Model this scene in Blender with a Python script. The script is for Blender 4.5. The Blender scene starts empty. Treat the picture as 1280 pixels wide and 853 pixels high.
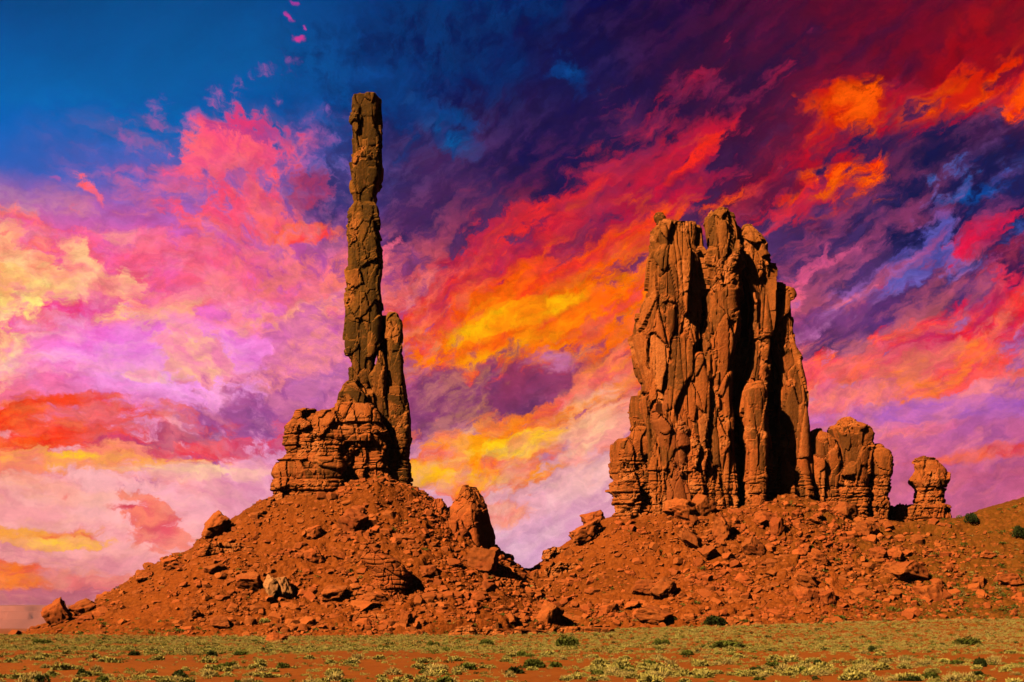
import bpy, math, random
import numpy as np
from math import radians as RAD

C = bpy.context.scene.collection
SC = bpy.context.scene

# ------------------------------------------------------------------ camera
F = 1778.0            # focal length in pixels of a 1280 wide frame (50 mm)
HOR = 783.0           # picture row of the horizon (level camera with a shifted lens)
CAMZ = 4.0
cam_d = bpy.data.cameras.new("camera")
cam = bpy.data.objects.new("camera", cam_d)
C.objects.link(cam)
cam.location = (0, 0, CAMZ)
cam.rotation_euler = (RAD(90), 0, 0)
cam_d.sensor_width = 36.0
cam_d.lens = 50.0
cam_d.shift_y = (HOR - 426.5) / 1280.0
cam_d.clip_start = 0.5
cam_d.clip_end = 80000.0
SC.camera = cam

# ------------------------------------------------------------------ exposure
SC.view_settings.view_transform = 'Standard'
SC.view_settings.look = 'None'
SC.view_settings.exposure = 0.08
SC.view_settings.gamma = 1.0
SC.view_settings.use_curve_mapping = False

SC.cycles.use_denoising = True
SC.cycles.diffuse_bounces = 0

# ------------------------------------------------------------------ sun
SUN_EL = RAD(36)
SUN_AZ = RAD(49)      # measured from behind the camera towards the left
sd = np.array([-math.sin(SUN_AZ) * math.cos(SUN_EL), -math.cos(SUN_AZ) * math.cos(SUN_EL), math.sin(SUN_EL)])
sun_d = bpy.data.lights.new("sun", 'SUN')
sun_d.energy = 5.0
sun_d.color = (1.0, 0.76, 0.50)
sun_d.angle = RAD(0.5)
sun = bpy.data.objects.new("sun", sun_d)
C.objects.link(sun)
from mathutils import Vector
sun.rotation_euler = Vector(sd).to_track_quat('Z', 'Y').to_euler()
sun.location = (-60, -20, 80)


# ------------------------------------------------------------------ node helpers
def lin(c):
    out = []
    for v in c:
        v = v / 255.0
        out.append(v / 12.92 if v <= 0.04045 else ((v + 0.055) / 1.055) ** 2.4)
    return (out[0], out[1], out[2], 1.0)


class N:
    """small wrapper round a node tree"""
    def __init__(s, tree):
        s.t = tree
        tree.nodes.clear()

    def node(s, typ, **kw):
        n = s.t.nodes.new(typ)
        for k, v in kw.items():
            setattr(n, k, v)
        return n

    def put(s, sock, v):
        if isinstance(v, bpy.types.NodeSocket):
            s.t.links.new(v, sock)
        elif v is not None:
            sock.default_value = v

    def math(s, op, a, b=None, c=None, clamp=False):
        n = s.node('ShaderNodeMath', operation=op, use_clamp=clamp)
        s.put(n.inputs[0], a)
        s.put(n.inputs[1], b)
        s.put(n.inputs[2], c)
        return n.outputs[0]

    def vmath(s, op, a, b=None, scale=None):
        n = s.node('ShaderNodeVectorMath', operation=op)
        s.put(n.inputs[0], a)
        s.put(n.inputs[1], b)
        if scale is not None:
            s.put(n.inputs['Scale'], scale)
        return n.outputs['Value'] if op in ('LENGTH', 'DOT_PRODUCT') else n.outputs['Vector']

    def mix(s, fac, a, b, blend='MIX'):
        n = s.node('ShaderNodeMix', data_type='RGBA', blend_type=blend)
        s.put(n.inputs[0], fac)
        s.put(n.inputs[6], a)
        s.put(n.inputs[7], b)
        return n.outputs[2]

    def ss(s, v, a, b, lo=0.0, hi=1.0, kind='SMOOTHSTEP'):
        n = s.node('ShaderNodeMapRange', interpolation_type=kind)
        s.put(n.inputs[0], v)
        s.put(n.inputs[1], a)
        s.put(n.inputs[2], b)
        s.put(n.inputs[3], lo)
        s.put(n.inputs[4], hi)
        return n.outputs[0]

    def noise(s, vec, scale, detail=5.0, rough=0.55, dist=0.0, out='Fac'):
        n = s.node('ShaderNodeTexNoise')
        s.put(n.inputs['Vector'], vec)
        s.put(n.inputs['Scale'], scale)
        s.put(n.inputs['Detail'], detail)
        s.put(n.inputs['Roughness'], rough)
        s.put(n.inputs['Distortion'], dist)
        return n.outputs[out]

    def mapping(s, vec, loc=(0, 0, 0), rot=(0, 0, 0), scale=(1, 1, 1), typ='POINT'):
        n = s.node('ShaderNodeMapping', vector_type=typ)
        s.put(n.inputs[0], vec)
        n.inputs['Location'].default_value = loc
        n.inputs['Rotation'].default_value = rot
        n.inputs['Scale'].default_value = scale
        return n.outputs[0]

    def ramp(s, fac, stops, interp='LINEAR'):
        n = s.node('ShaderNodeValToRGB')
        cr = n.color_ramp
        cr.interpolation = interp
        while len(cr.elements) < len(stops):
            cr.elements.new(0.5)
        for e, (p, c) in zip(cr.elements, stops):
            e.position = p
            e.color = c
        s.put(n.inputs[0], fac)
        return n.outputs[0]


# ------------------------------------------------------------------ the sunset sky
# laid out by compass bearing and elevation; sky_uv turns a reading off the photograph into them
def sky_uv(px, py):
    az = math.atan((px - 640) / F)
    el = math.atan((HOR - py) / math.hypot(F, px - 640))
    return az * 1.778, el * 1.778           # about 1 unit = 1000 picture pixels


world = bpy.data.worlds.new("World")
SC.world = world
world.use_nodes = True
#SKY#
w = N(world.node_tree)
tc = w.node('ShaderNodeTexCoord').outputs['Generated']
sx = w.node('ShaderNodeSeparateXYZ')
w.put(sx.inputs[0], tc)
az = w.math('ARCTAN2', sx.outputs[0], sx.outputs[1])
el = w.math('ARCSINE', sx.outputs[2])
cu = w.node('ShaderNodeCombineXYZ')
w.put(cu.inputs[0], w.math('MULTIPLY', az, 1.778))
w.put(cu.inputs[1], w.math('MULTIPLY', el, 1.778))
S = cu.outputs[0]
# turbulence
w1 = w.vmath('SUBTRACT', w.noise(S, 5.0, 4, 0.55, out='Color'), (0.5, 0.5, 0.5))
w2 = w.vmath('SUBTRACT', w.noise(S, 24.0, 6, 0.68, out='Color'), (0.5, 0.5, 0.5))
W = w.vmath('ADD', S, w.vmath('MULTIPLY', w1, (0.062, 0.045, 0)))
W = w.vmath('ADD', W, w.vmath('MULTIPLY', w2, (0.036, 0.026, 0)))
sw = w.node('ShaderNodeSeparateXYZ')
w.put(sw.inputs[0], W)
# the streaks run level at the left and climb to the right elsewhere
def streak(ang, loc, sx_, sy_):
    vr = w.node('ShaderNodeVectorRotate', rotation_type='Z_AXIS')
    w.put(vr.inputs['Vector'], W)
    w.put(vr.inputs['Angle'], ang)
    return w.mapping(vr.outputs[0], loc=loc, scale=(sx_, sy_, 1))


turn = w.ss(sw.outputs[0], -.42, .02, RAD(4), RAD(-31))
nP = w.noise(W, 11.0, 9, 0.62, 0.1)
nD = w.noise(streak(RAD(-33), (0, 0, 0), 5.0, 17.0), 1.0, 9, 0.62, 0.1)
nH = w.noise(streak(RAD(-4), (0, 0, 0), 5.5, 21.0), 1.0, 9, 0.6, 0.3)
cP = w.noise(w.mapping(W, loc=(3, 7, 0)), 17.0, 8, 0.6, 0.1)
cD = w.noise(streak(RAD(-33), (1, 4, 0), 8.0, 26.0), 1.0, 9, 0.62, 0.15)
cH = w.noise(streak(RAD(-4), (5, 2, 0), 8.0, 34.0), 1.0, 8, 0.6, 0.3)
nf = w.noise(streak(turn, (9, 3, 0), 24.0, 46.0), 1.0, 7, 0.66, 0.0)
nL = w.noise(streak(turn, (2, 8, 0), 8.5, 27.0), 1.0, 8, 0.66, 0.1)
nK = w.noise(streak(turn, (6, 1, 0), 7.5, 22.0), 1.0, 8, 0.66, 0.1)
NOI = {'P': (nP, cP), 'D': (nD, cD), 'H': (nH, cH)}

COLS = [0, 110, 220, 330, 440, 550, 660, 770, 880, 990, 1100, 1190, 1280]
ROWS = [
    (0,   [(0,72,130), (0,78,138), (0,82,145), (0,82,148), (0,70,138), (0,40,108), (2,28,92), (22,20,78), (42,18,66), (70,22,62), (95,22,55), (105,22,48), (120,24,46)]),
    (90,  [(0,88,156), (0,92,160), (0,96,164), (0,96,164), (0,80,150), (4,44,110), (10,34,94), (28,22,76), (46,20,66), (84,24,62), (110,26,55), (118,28,50), (135,30,46)]),
    (170, [(4,108,182), (6,110,182), (20,108,180), (50,98,172), (30,80,145), (20,46,106), (30,36,88), (42,30,78), (58,28,72), (96,36,76), (120,40,70), (82,34,70), (50,34,78)]),
    (240, [(64,110,190), (92,108,190), (120,104,186), (138,100,176), (90,76,140), (60,50,100), (62,42,90), (84,40,84), (80,38,84), (80,42,88), (70,44,92), (26,44,100), (12,50,120)]),
    (310, [(232,110,150), (224,110,170), (216,108,180), (222,104,170), (150,84,150), (110,60,110), (120,56,100), (120,54,98), (92,52,100), (84,54,108), (74,54,112), (50,60,124), (60,88,160)]),
    (380, [(250,170,140), (240,120,170), (238,118,190), (238,120,180), (205,100,160), (160,70,110), (190,80,90), (180,80,100), (130,76,130), (166,102,166), (150,100,168), (130,96,160), (120,86,150)]),
    (450, [(250,150,180), (240,120,200), (242,136,214), (236,140,206), (214,120,180), (190,96,130), (160,80,120), (168,80,110), (190,110,140), (210,132,168), (212,134,174), (206,124,170), (200,116,164)]),
    (520, [(238,118,140), (238,130,170), (232,140,196), (214,130,186), (210,120,170), (170,90,130), (156,84,124), (200,110,140), (210,120,160), (224,134,156), (216,128,164), (206,120,168), (198,112,164)]),
    (590, [(248,178,170), (248,184,186), (244,172,190), (236,166,196), (226,160,196), (220,150,160), (228,160,160), (240,190,190), (230,140,170), (222,120,150), (214,116,150), (206,108,150), (200,100,140)]),
    (660, [(254,182,176), (254,184,182), (250,178,182), (242,174,190), (234,170,196), (230,170,190), (238,180,198), (234,176,198), (222,150,180), (214,126,152), (206,118,150), (202,112,146), (198,106,142)]),
    (740, [(234,142,144), (236,148,150), (238,158,170), (240,164,180), (236,164,186), (226,170,200), (214,172,208), (214,166,200), (208,140,170), (204,120,150), (200,112,146), (196,108,142), (194,104,140)]),
]
U0, U1 = sky_uv(0, 700)[0], sky_uv(1280, 700)[0]
fu = w.math('DIVIDE', w.math('SUBTRACT', sw.outputs[0], U0), U1 - U0)
col = None
prev = None
for py, cols in reversed(ROWS):
    stops = [((sky_uv(px, 700)[0] - U0) / (U1 - U0), lin(c)) for px, c in zip(COLS, cols)]
    r = w.ramp(fu, stops)
    v = sky_uv(640, py)[1]
    col = r if col is None else w.mix(w.ss(sw.outputs[1], prev, v, kind='LINEAR'), col, r)
    prev = v

# broken cloudlets all over the deck: darker ones, then lit ones; the last number is how many there are
XC = [0, 210, 420, 640, 850, 1070, 1280]
DARK = [
    (0,   [(0,80,140,0), (0,80,140,0), (0,60,110,.12), (8,18,68,.6), (40,14,56,.6), (70,16,50,.7), (100,20,40,.6)]),
    (120, [(0,80,140,0), (0,80,140,0), (20,60,120,.3), (16,22,78,.6), (50,20,66,.5), (116,24,52,.6), (140,28,48,.7)]),
    (230, [(90,100,190,0), (180,90,160,.3), (60,60,124,.7), (58,34,86,.6), (80,28,78,.6), (58,34,84,.8), (18,28,80,.8)]),
    (330, [(232,90,130,.6), (220,90,160,.5), (130,70,130,.6), (160,42,84,.7), (92,48,98,.6), (66,50,104,.8), (50,40,100,.8)]),
    (430, [(230,100,170,.5), (226,110,200,.4), (190,100,160,.6), (214,74,66,.6), (150,70,120,.6), (140,66,130,.8), (120,64,136,.7)]),
    (530, [(204,56,80,.6), (186,80,134,.7), (156,88,150,.8), (132,62,112,.8), (180,90,140,.5), (190,100,160,.6), (156,88,160,.6)]),
    (640, [(222,124,146,.25), (222,116,136,.3), (214,150,186,.3), (200,150,190,.4), (205,120,160,.4), (190,100,140,.5), (166,88,130,.6)]),
    (740, [(180,100,130,.6), (206,126,150,.4), (220,150,180,.3), (200,150,190,.3), (200,120,160,.3), (190,100,140,.4), (170,90,130,.4)]),
]
LIGHT = [
    (0,   [(0,80,140,0), (0,80,140,0), (0,80,150,.12), (10,56,120,.4), (84,30,80,.4), (140,28,54,.5), (160,34,48,.6)]),
    (120, [(0,80,140,0), (0,80,140,0), (60,110,186,.25), (20,80,146,.5), (104,30,80,.4), (190,46,58,.5), (230,80,46,.4)]),
    (230, [(120,110,190,0), (255,110,130,.5), (130,120,190,.5), (176,56,92,.4), (224,66,78,.6), (226,70,70,.35), (34,104,186,.6)]),
    (330, [(255,196,150,.8), (255,160,150,.7), (250,130,150,.7), (250,100,56,.8), (230,90,110,.7), (244,116,156,.7), (238,74,110,.7)]),
    (430, [(255,206,180,.6), (255,186,190,.5), (255,156,160,.8), (255,186,36,.6), (255,140,90,.7), (255,136,110,.8), (255,140,90,.8)]),
    (530, [(255,130,56,.7), (255,170,160,.6), (246,146,190,.6), (255,190,66,.7), (246,176,170,.6), (255,156,136,.8), (240,140,160,.6)]),
    (640, [(255,196,150,.3), (255,194,180,.35), (252,194,204,.4), (252,214,216,.6), (240,170,190,.4), (240,134,140,.5), (232,124,140,.5)]),
    (740, [(255,170,130,.6), (250,170,160,.5), (250,190,200,.4), (240,190,210,.4), (236,160,180,.3), (230,130,150,.4), (224,120,140,.4)]),
]
LAYERS = []
for grid, nn, lo, hi in ((DARK, nK, .44, .58), (LIGHT, nL, .46, .60)):
    gc = ga = None
    for py, cols in reversed(grid):
        stops = [((sky_uv(px, 700)[0] - U0) / (U1 - U0), lin(c[:3])[:3] + (c[3],)) for px, c in zip(XC, cols)]
        r = w.ramp(fu, stops)
        al = r.node.outputs['Alpha']
        v = sky_uv(640, py)[1]
        if gc is None:
            gc, ga = r, al
        else:
            t = w.ss(sw.outputs[1], prev, v, kind='LINEAR')
            gc = w.mix(t, gc, r)
            ga = w.math('MULTIPLY_ADD', t, w.math('SUBTRACT', al, ga), ga)
        prev = v
    fac = w.math('MULTIPLY', w.ss(w.math('MULTIPLY_ADD', nf, .35, w.math('MULTIPLY', nn, .65)), lo, hi), ga)
    LAYERS.append((fac, gc))
    col = w.mix(fac, col, gc)
# cloud banks: px, py, half width, half height, tilt, colour, second colour, noise, raggedness, softness
CLOUDS = [
    # upper middle dark blue and purple bank
    (560, 60, 150, 110, 0, (0,30,92), (0,58,120), 'P', .7, .9),
    (690, 180, 260, 110, 10, (40,28,80), (26,26,84), 'P', .7, 1.0),
    (420, 230, 90, 60, 10, (70,60,120), (50,60,120), 'P', 1.0, .8),
    (560, 250, 120, 110, 30, (78,44,96), (58,40,92), 'D', .8, 1.0),
    (712, 92, 20, 26, 40, (0,80,150), (6,60,126), 'P', 1.2, 1.0),
    (560, 165, 60, 16, -38, (16,96,160), (20,60,120), 'D', 1.2, 1.0),
    (535, 135, 40, 16, -10, (0,82,150), (10,60,120), 'P', 1.1, 1.0),
    (370, 190, 60, 44, 10, (96,88,160), (60,90,160), 'P', 1.1, .9),
    # far top right crimson
    (1120, 60, 260, 120, 20, (128,26,50), (84,20,56), 'D', .9, .9),
    (1010, 200, 110, 90, 30, (140,34,62), (90,28,70), 'D', 1.1, .8),
    (930, 120, 130, 110, 30, (66,22,64), (50,22,66), 'D', .8, 1.0),
    (1240, 70, 80, 80, 20, (160,32,44), (116,24,46), 'P', 1.0, .8),
    (1180, 130, 150, 30, 18, (214,44,48), (150,34,56), 'D', 1.3, .6),
    (1090, 190, 100, 60, 20, (196,44,60), (110,30,66), 'D', 1.3, .7),
    (1054, 140, 50, 38, 20, (255,104,10), (230,60,34), 'P', .9, .5),
    (1205, 112, 70, 20, 24, (255,108,26), (236,66,40), 'D', 1.1, .5),
    (1276, 118, 30, 22, 30, (255,98,30), (230,60,40), 'P', 1.0, .5),
    (1066, 226, 66, 28, 6, (255,112,16), (236,66,44), 'P', 1.1, .5),
    (1000, 258, 66, 18, 20, (236,66,70), (200,50,76), 'D', 1.5, .5),
    # right navy clouds
    (1195, 240, 170, 78, 14, (18,30,84), (40,34,84), 'D', 1.0, .6),
    (1235, 185, 90, 30, 14, (24,28,78), (60,34,80), 'D', 1.0, .6),
    (1030, 320, 100, 40, 10, (62,44,96), (84,50,104), 'P', 1.2, .7),
    (1230, 240, 44, 30, 20, (16,82,160), (30,120,200), 'P', 1.3, .6),
    (1225, 290, 90, 36, 20, (20,30,86), (36,36,92), 'P', 1.1, .6),
    (1170, 330, 120, 16, 24, (226,54,90), (120,40,90), 'D', 1.4, .5),
    (1262, 350, 50, 30, 28, (60,30,80), (110,34,80), 'P', 1.2, .6),
    (1140, 352, 60, 40, 20, (122,110,190), (96,96,180), 'P', 1.3, .7),
    (1120, 428, 190, 30, 9, (238,70,80), (255,120,86), 'D', 1.2, .6),
    (1060, 470, 150, 30, 5, (255,140,100), (236,96,110), 'D', 1.3, .6),
    (1220, 470, 100, 16, 4, (255,130,70), (250,90,90), 'D', 1.2, .6),
    (1150, 392, 120, 22, 16, (206,50,90), (240,80,90), 'D', 1.4, .5),
    (1250, 400, 60, 16, 20, (236,56,76), (200,44,80), 'D', 1.2, .5),
    (1130, 545, 70, 12, 8, (250,140,140), (230,120,160), 'H', 1.4, .7),
    (960, 540, 60, 30, 8, (252,140,120), (236,110,150), 'D', 1.4, .7),
    # middle right pink and coral banks
    (1100, 395, 110, 26, 14, (112,66,120), (140,70,130), 'P', 1.3, .7),
    (1180, 432, 130, 22, 8, (240,62,76), (214,50,84), 'D', 1.3, .6),
    (1090, 462, 130, 28, 6, (255,120,90), (236,84,110), 'D', 1.4, .6),
    (1200, 458, 120, 22, 4, (255,140,80), (250,84,84), 'D', 1.4, .6),
    (1015, 350, 80, 30, 20, (236,110,150), (200,90,140), 'D', 1.3, .7),
    (1050, 500, 80, 20, 8, (252,140,120), (232,110,140), 'H', 1.4, .7),
    (1150, 520, 120, 12, 0, (176,104,186), (206,120,176), 'H', 1.4, .8),
    (1230, 570, 110, 9, 7, (224,74,66), (246,120,84), 'H', .8, .7),
    (1240, 592, 90, 12, 3, (170,84,120), (200,100,130), 'H', 1.2, .8),
    (1050, 420, 60, 22, 10, (84,52,100), (140,80,130), 'P', 1.3, .7),
    (1135, 384, 90, 22, 18, (66,48,104), (104,58,120), 'D', 1.2, .6),
    (1050, 345, 70, 26, 16, (60,46,100), (90,56,112), 'D', 1.2, .6),
    # centre crimson to orange bank
    (690, 300, 240, 70, 32, (196,50,76), (130,44,84), 'D', 1.1, .6),
    (800, 262, 130, 34, 32, (206,50,74), (140,40,80), 'D', 1.4, .5),
    (870, 196, 46, 9, 36, (244,72,60), (190,44,70), 'D', 1.2, .5),
    (620, 330, 170, 46, 36, (236,70,70), (180,54,86), 'D', 1.3, .5),
    (655, 392, 200, 74, 27, (250,112,36), (232,74,64), 'D', 1.0, .5),
    (700, 398, 150, 44, 24, (255,150,14), (250,110,30), 'D', 1.2, .6),
    (570, 440, 120, 34, 26, (255,146,20), (240,84,60), 'D', 1.2, .5),
    (775, 440, 60, 50, 30, (250,120,50), (236,90,80), 'D', 1.2, .6),
    (660, 392, 80, 14, 20, (255,190,20), (255,150,20), 'D', 1.1, .6),
    (620, 440, 70, 12, 16, (255,176,16), (255,140,30), 'D', 1.2, .6),
    (640, 470, 80, 9, 8, (250,96,60), (230,80,90), 'D', 1.3, .6),
    (650, 486, 140, 40, 10, (140,68,110), (116,58,104), 'P', 1.0, .7),
    (700, 446, 34, 20, 10, (206,130,176), (160,90,140), 'P', 1.2, .8),
    (560, 500, 70, 50, 10, (150,74,120), (130,64,110), 'P', 1.0, .8),
    (640, 540, 140, 28, 14, (250,140,60), (220,90,90), 'D', 1.4, .5),
    (615, 574, 125, 42, 8, (255,166,44), (244,110,64), 'H', 1.2, .5),
    (650, 560, 70, 16, 14, (255,206,60), (255,170,50), 'H', 1.3, .6),
    (560, 596, 60, 16, 0, (255,190,60), (250,140,60), 'H', 1.4, .6),
    (750, 480, 50, 30, 30, (252,150,80), (240,110,110), 'D', 1.4, .7),
    (735, 545, 56, 40, 30, (255,200,160), (250,166,150), 'D', 1.1, .9),
    (620, 640, 40, 16, 0, (240,140,130), (250,170,140), 'H', 1.3, .7),
    # left: salmon plume, cream bank and hot pink veil
    (300, 245, 100, 100, 10, (206,104,164), (170,106,176), 'P', 1.1, .9),
    (286, 188, 66, 30, 8, (255,122,132), (246,100,140), 'P', 1.1, .5),
    (302, 256, 74, 42, 10, (255,120,120), (244,96,128), 'P', 1.1, .5),
    (320, 150, 40, 16, -8, (226,80,130), (180,84,150), 'P', 1.3, .6),
    (396, 290, 46, 10, 8, (250,90,90), (255,130,80), 'D', .9, .4),
    (390, 240, 30, 20, -10, (184,74,110), (140,66,120), 'P', 1.3, .6),
    (114, 234, 22, 7, -38, (255,110,110), (240,120,150), 'P', 1.1, .5),
    (66, 217, 9, 6, -20, (180,100,170), (150,104,180), 'P', 1.1, .6),
    (40, 330, 140, 66, -12, (255,140,130), (246,104,120), 'P', 1.0, .5),
    (200, 340, 190, 50, -8, (246,112,140), (236,110,170), 'P', 1.2, .6),
    (70, 345, 120, 22, -22, (255,206,150), (255,160,130), 'D', 1.3, .5),
    (24, 372, 70, 34, -10, (255,226,140), (255,190,120), 'P', 1.2, .6),
    (150, 352, 70, 22, -30, (255,196,150), (250,140,140), 'P', 1.4, .5),
    (10, 430, 34, 40, 0, (255,220,160), (250,160,140), 'P', 1.4, .5),
    (340, 370, 140, 44, 8, (250,138,130), (240,116,150), 'D', 1.2, .7),
    (300, 400, 110, 24, 6, (255,180,150), (250,140,150), 'D', 1.4, .6),
    (100, 395, 80, 20, 14, (240,80,130), (236,100,160), 'P', 1.2, .8),
    (190, 445, 170, 50, 4, (240,132,218), (248,152,222), 'P', .7, 1.0),
    (240, 474, 180, 44, 0, (246,164,228), (250,178,230), 'H', .5, 1.1),
    (250, 445, 44, 22, -30, (255,190,160), (250,150,180), 'P', 1.5, .5),
    (180, 475, 24, 7, 0, (255,206,190), (250,170,200), 'P', 1.5, .5),
    (390, 440, 70, 44, 20, (244,150,150), (214,120,170), 'D', 1.3, .7),
    (330, 520, 130, 34, 22, (150,84,146), (176,96,156), 'P', 1.2, .7),
    (400, 480, 60, 24, 30, (176,104,166), (206,124,170), 'P', 1.3, .8),
    (60, 545, 160, 40, -3, (244,92,66), (240,120,120), 'H', 1.4, .7),
    (10, 532, 70, 22, -6, (240,66,54), (250,110,60), 'H', 1.5, .6),
    (250, 560, 130, 20, 4, (236,84,100), (206,80,120), 'H', 1.3, .5),
    (230, 545, 60, 14, 10, (160,66,120), (206,76,110), 'H', 1.3, .6),
    (130, 578, 140, 14, 0, (255,180,96), (255,150,120), 'H', 1.4, .6),
    (90, 573, 30, 6, -6, (255,210,60), (255,180,90), 'H', 1.2, .6),
    (250, 588, 120, 10, 0, (255,214,170), (250,190,180), 'H', 1.4, .8),
    # low left streaks
    (55, 664, 76, 15, -2, (240,106,84), (255,180,70), 'H', 1.1, .5),
    (60, 671, 70, 9, 0, (255,206,80), (255,180,110), 'H', 1.2, .6),
    (163, 634, 30, 6, -4, (214,84,100), (232,110,110), 'H', 1.0, .5),
    (195, 660, 36, 24, -30, (232,104,116), (246,140,120), 'P', 1.5, .5),
    (100, 720, 90, 12, -6, (234,120,120), (244,150,130), 'H', 1.3, .6),
    (10, 716, 44, 24, -4, (255,140,50), (240,100,70), 'H', 1.0, .5),
    (50, 742, 120, 12, -2, (190,96,120), (206,116,130), 'H', 1.1, .7),
    (90, 760, 160, 8, 0, (196,116,136), (214,130,140), 'H', 1.0, .8),
    # small pink flecks up high
    (376, 46, 9, 5, 10, (214,74,150), (200,80,160), 'P', .8, 1.0),
    (370, 20, 4, 5, 40, (196,74,160), (180,80,160), 'P', .8, 1.0),
    (384, 32, 3, 3, 0, (190,80,160), (180,80,160), 'P', .8, 1.0),
    (380, 4, 6, 3, 0, (176,70,160), (160,80,160), 'P', .8, 1.0),
]
mixf = {kk: w.ss(w.math('MULTIPLY_ADD', nf, .45, w.math('MULTIPLY', v_[1], .55)), .42, .58) for kk, v_ in NOI.items()}
for (px, py, rx, ry, rot, c1, c2, nk, k, soft) in CLOUDS:
    u, v = sky_uv(px, py)
    ca, sa = math.cos(RAD(rot)), math.sin(RAD(rot))
    ex, ey = rx * 1.25 / 1000, ry * 1.25 / 1000
    p = w.math('MULTIPLY_ADD', sw.outputs[0], ca / ex, w.math('MULTIPLY_ADD', sw.outputs[1], sa / ex, -(u * ca + v * sa) / ex))
    q = w.math('MULTIPLY_ADD', sw.outputs[0], -sa / ey, w.math('MULTIPLY_ADD', sw.outputs[1], ca / ey, (u * sa - v * ca) / ey))
    ln = w.math('SQRT', w.math('MULTIPLY_ADD', p, p, w.math('MULTIPLY', q, q)))
    n0, n1 = NOI[nk]
    m = w.math('SUBTRACT', w.math('MULTIPLY_ADD', n0, 3.0 * k, 0.92 - 1.5 * k - 1.0 * k), ln)
    m = w.math('MULTIPLY_ADD', nf, 2.0 * k, m)
    fac = w.ss(m, -0.05, soft * .72)
    cc = w.mix(mixf[nk], lin(c1), lin(c2))
    col = w.mix(fac, col, cc)
for fac, gc in LAYERS:
    col = w.mix(w.math('MULTIPLY', fac, .5), col, gc)
nB = w.noise(w.mapping(W, loc=(4, 9, 0), scale=(42, 60, 1)), 1.0, 6, 0.7)
mott = w.math('MULTIPLY', w.math('MULTIPLY_ADD', w.ss(nB, 0.3, 0.7, -0.30, 0.30, kind='LINEAR'), ga, 1.0), w.ss(cD, 0.3, 0.7, 0.93, 1.07, kind='LINEAR'))
hs = w.node('ShaderNodeHueSaturation')
w.put(hs.inputs['Color'], w.vmath('SCALE', col, scale=mott))
hs.inputs['Saturation'].default_value = 1.04
gm = w.node('ShaderNodeGamma')
w.put(gm.inputs[0], hs.outputs[0])
gm.inputs[1].default_value = 1.12
col = gm.outputs[0]
# away from the sunset the sky is a dim dusk blue (Nishita)
sky = w.node('ShaderNodeTexSky', sky_type='NISHITA')
sky.sun_disc = False
sky.sun_elevation = SUN_EL
sky.sun_rotation = math.atan2(sd[0], sd[1])
dusk = w.vmath('SCALE', sky.outputs[0], scale=0.003)
fad = w.math('MULTIPLY', w.ss(w.math('ABSOLUTE', az), 0.85, 0.52), w.ss(el, 0.80, 0.50))
fad = w.math('MULTIPLY', fad, w.ss(el, -0.12, -0.02))
fin = w.mix(fad, dusk, col)
bg = w.node('ShaderNodeBackground')
w.put(bg.inputs[0], fin)
bg.inputs[1].default_value = 1.0
wo = w.node('ShaderNodeOutputWorld')
w.put(wo.inputs[0], bg.outputs[0])
world.cycles.sampling_method = 'MANUAL'
world.cycles.sample_map_resolution = 512
#ENDSKY#

# ------------------------------------------------------------------ numpy noise
def _h(ix, iy, iz, seed):
    h = (ix.astype(np.int64) * 374761393 + iy.astype(np.int64) * 668265263 + iz.astype(np.int64) * 2147483647 + seed * 1274126177) & 0xffffffff
    h = ((h ^ (h >> 13)) * 1274126177) & 0xffffffff
    h = ((h ^ (h >> 15)) * 2246822519) & 0xffffffff
    h = h ^ (h >> 16)
    return h


def rnd(ix, iy, iz, seed):
    return (_h(ix, iy, iz, seed) & 0xffffff).astype(np.float64) / float(0x1000000)


def vnoise(P, seed=0):
    i = np.floor(P).astype(np.int64)
    f = P - i
    f = f * f * f * (f * (f * 6 - 15) + 10)
    out = 0
    for dx in (0, 1):
        wx = f[:, 0] if dx else 1 - f[:, 0]
        for dy in (0, 1):
            wy = f[:, 1] if dy else 1 - f[:, 1]
            for dz in (0, 1):
                wz = f[:, 2] if dz else 1 - f[:, 2]
                out = out + wx * wy * wz * rnd(i[:, 0] + dx, i[:, 1] + dy, i[:, 2] + dz, seed)
    return out * 2 - 1


def fbm(P, octv=4, seed=0, gain=0.5):
    a, s, out = 1.0, 1.0, 0
    for k in range(octv):
        out = out + a * vnoise(P * s + k * 17.3, seed + k)
        a *= gain
        s *= 2.03
    return out


def worley(P, seed=0, jitter=0.9, flat=False):
    """nearest and second nearest feature point: F1, F2, id, offset from the nearest point"""
    n = len(P)
    i = np.floor(P).astype(np.int64)
    f = P - i
    F1 = np.full(n, 9.0)
    F2 = np.full(n, 9.0)
    ID = np.zeros(n, np.int64)
    D = np.zeros((n, 3))
    for dx in (-1, 0, 1):
        for dy in (-1, 0, 1):
            for dz in ((0,) if flat else (-1, 0, 1)):
                cx, cy, cz = i[:, 0] + dx, i[:, 1] + dy, i[:, 2] + dz
                h = _h(cx, cy, cz, seed)
                ox = (h & 1023) / 1023.0 * jitter + (1 - jitter) / 2
                oy = ((h >> 10) & 1023) / 1023.0 * jitter + (1 - jitter) / 2
                oz = ((h >> 20) & 1023) / 1023.0 * jitter + (1 - jitter) / 2
                vx = f[:, 0] - dx - ox
                vy = f[:, 1] - dy - oy
                vz = f[:, 2] * 0 if flat else f[:, 2] - dz - oz
                d = np.sqrt(vx * vx + vy * vy + vz * vz)
                near = d < F1
                F2 = np.where(near, F1, np.minimum(F2, d))
                F1 = np.where(near, d, F1)
                ID = np.where(near, h, ID)
                D[near, 0] = vx[near]
                D[near, 1] = vy[near]
                D[near, 2] = vz[near]
    return F1, F2, ID, D


def cellrand(ID, k):
    z = np.zeros_like(ID)
    return rnd(ID, z + k, z, 77)


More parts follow.
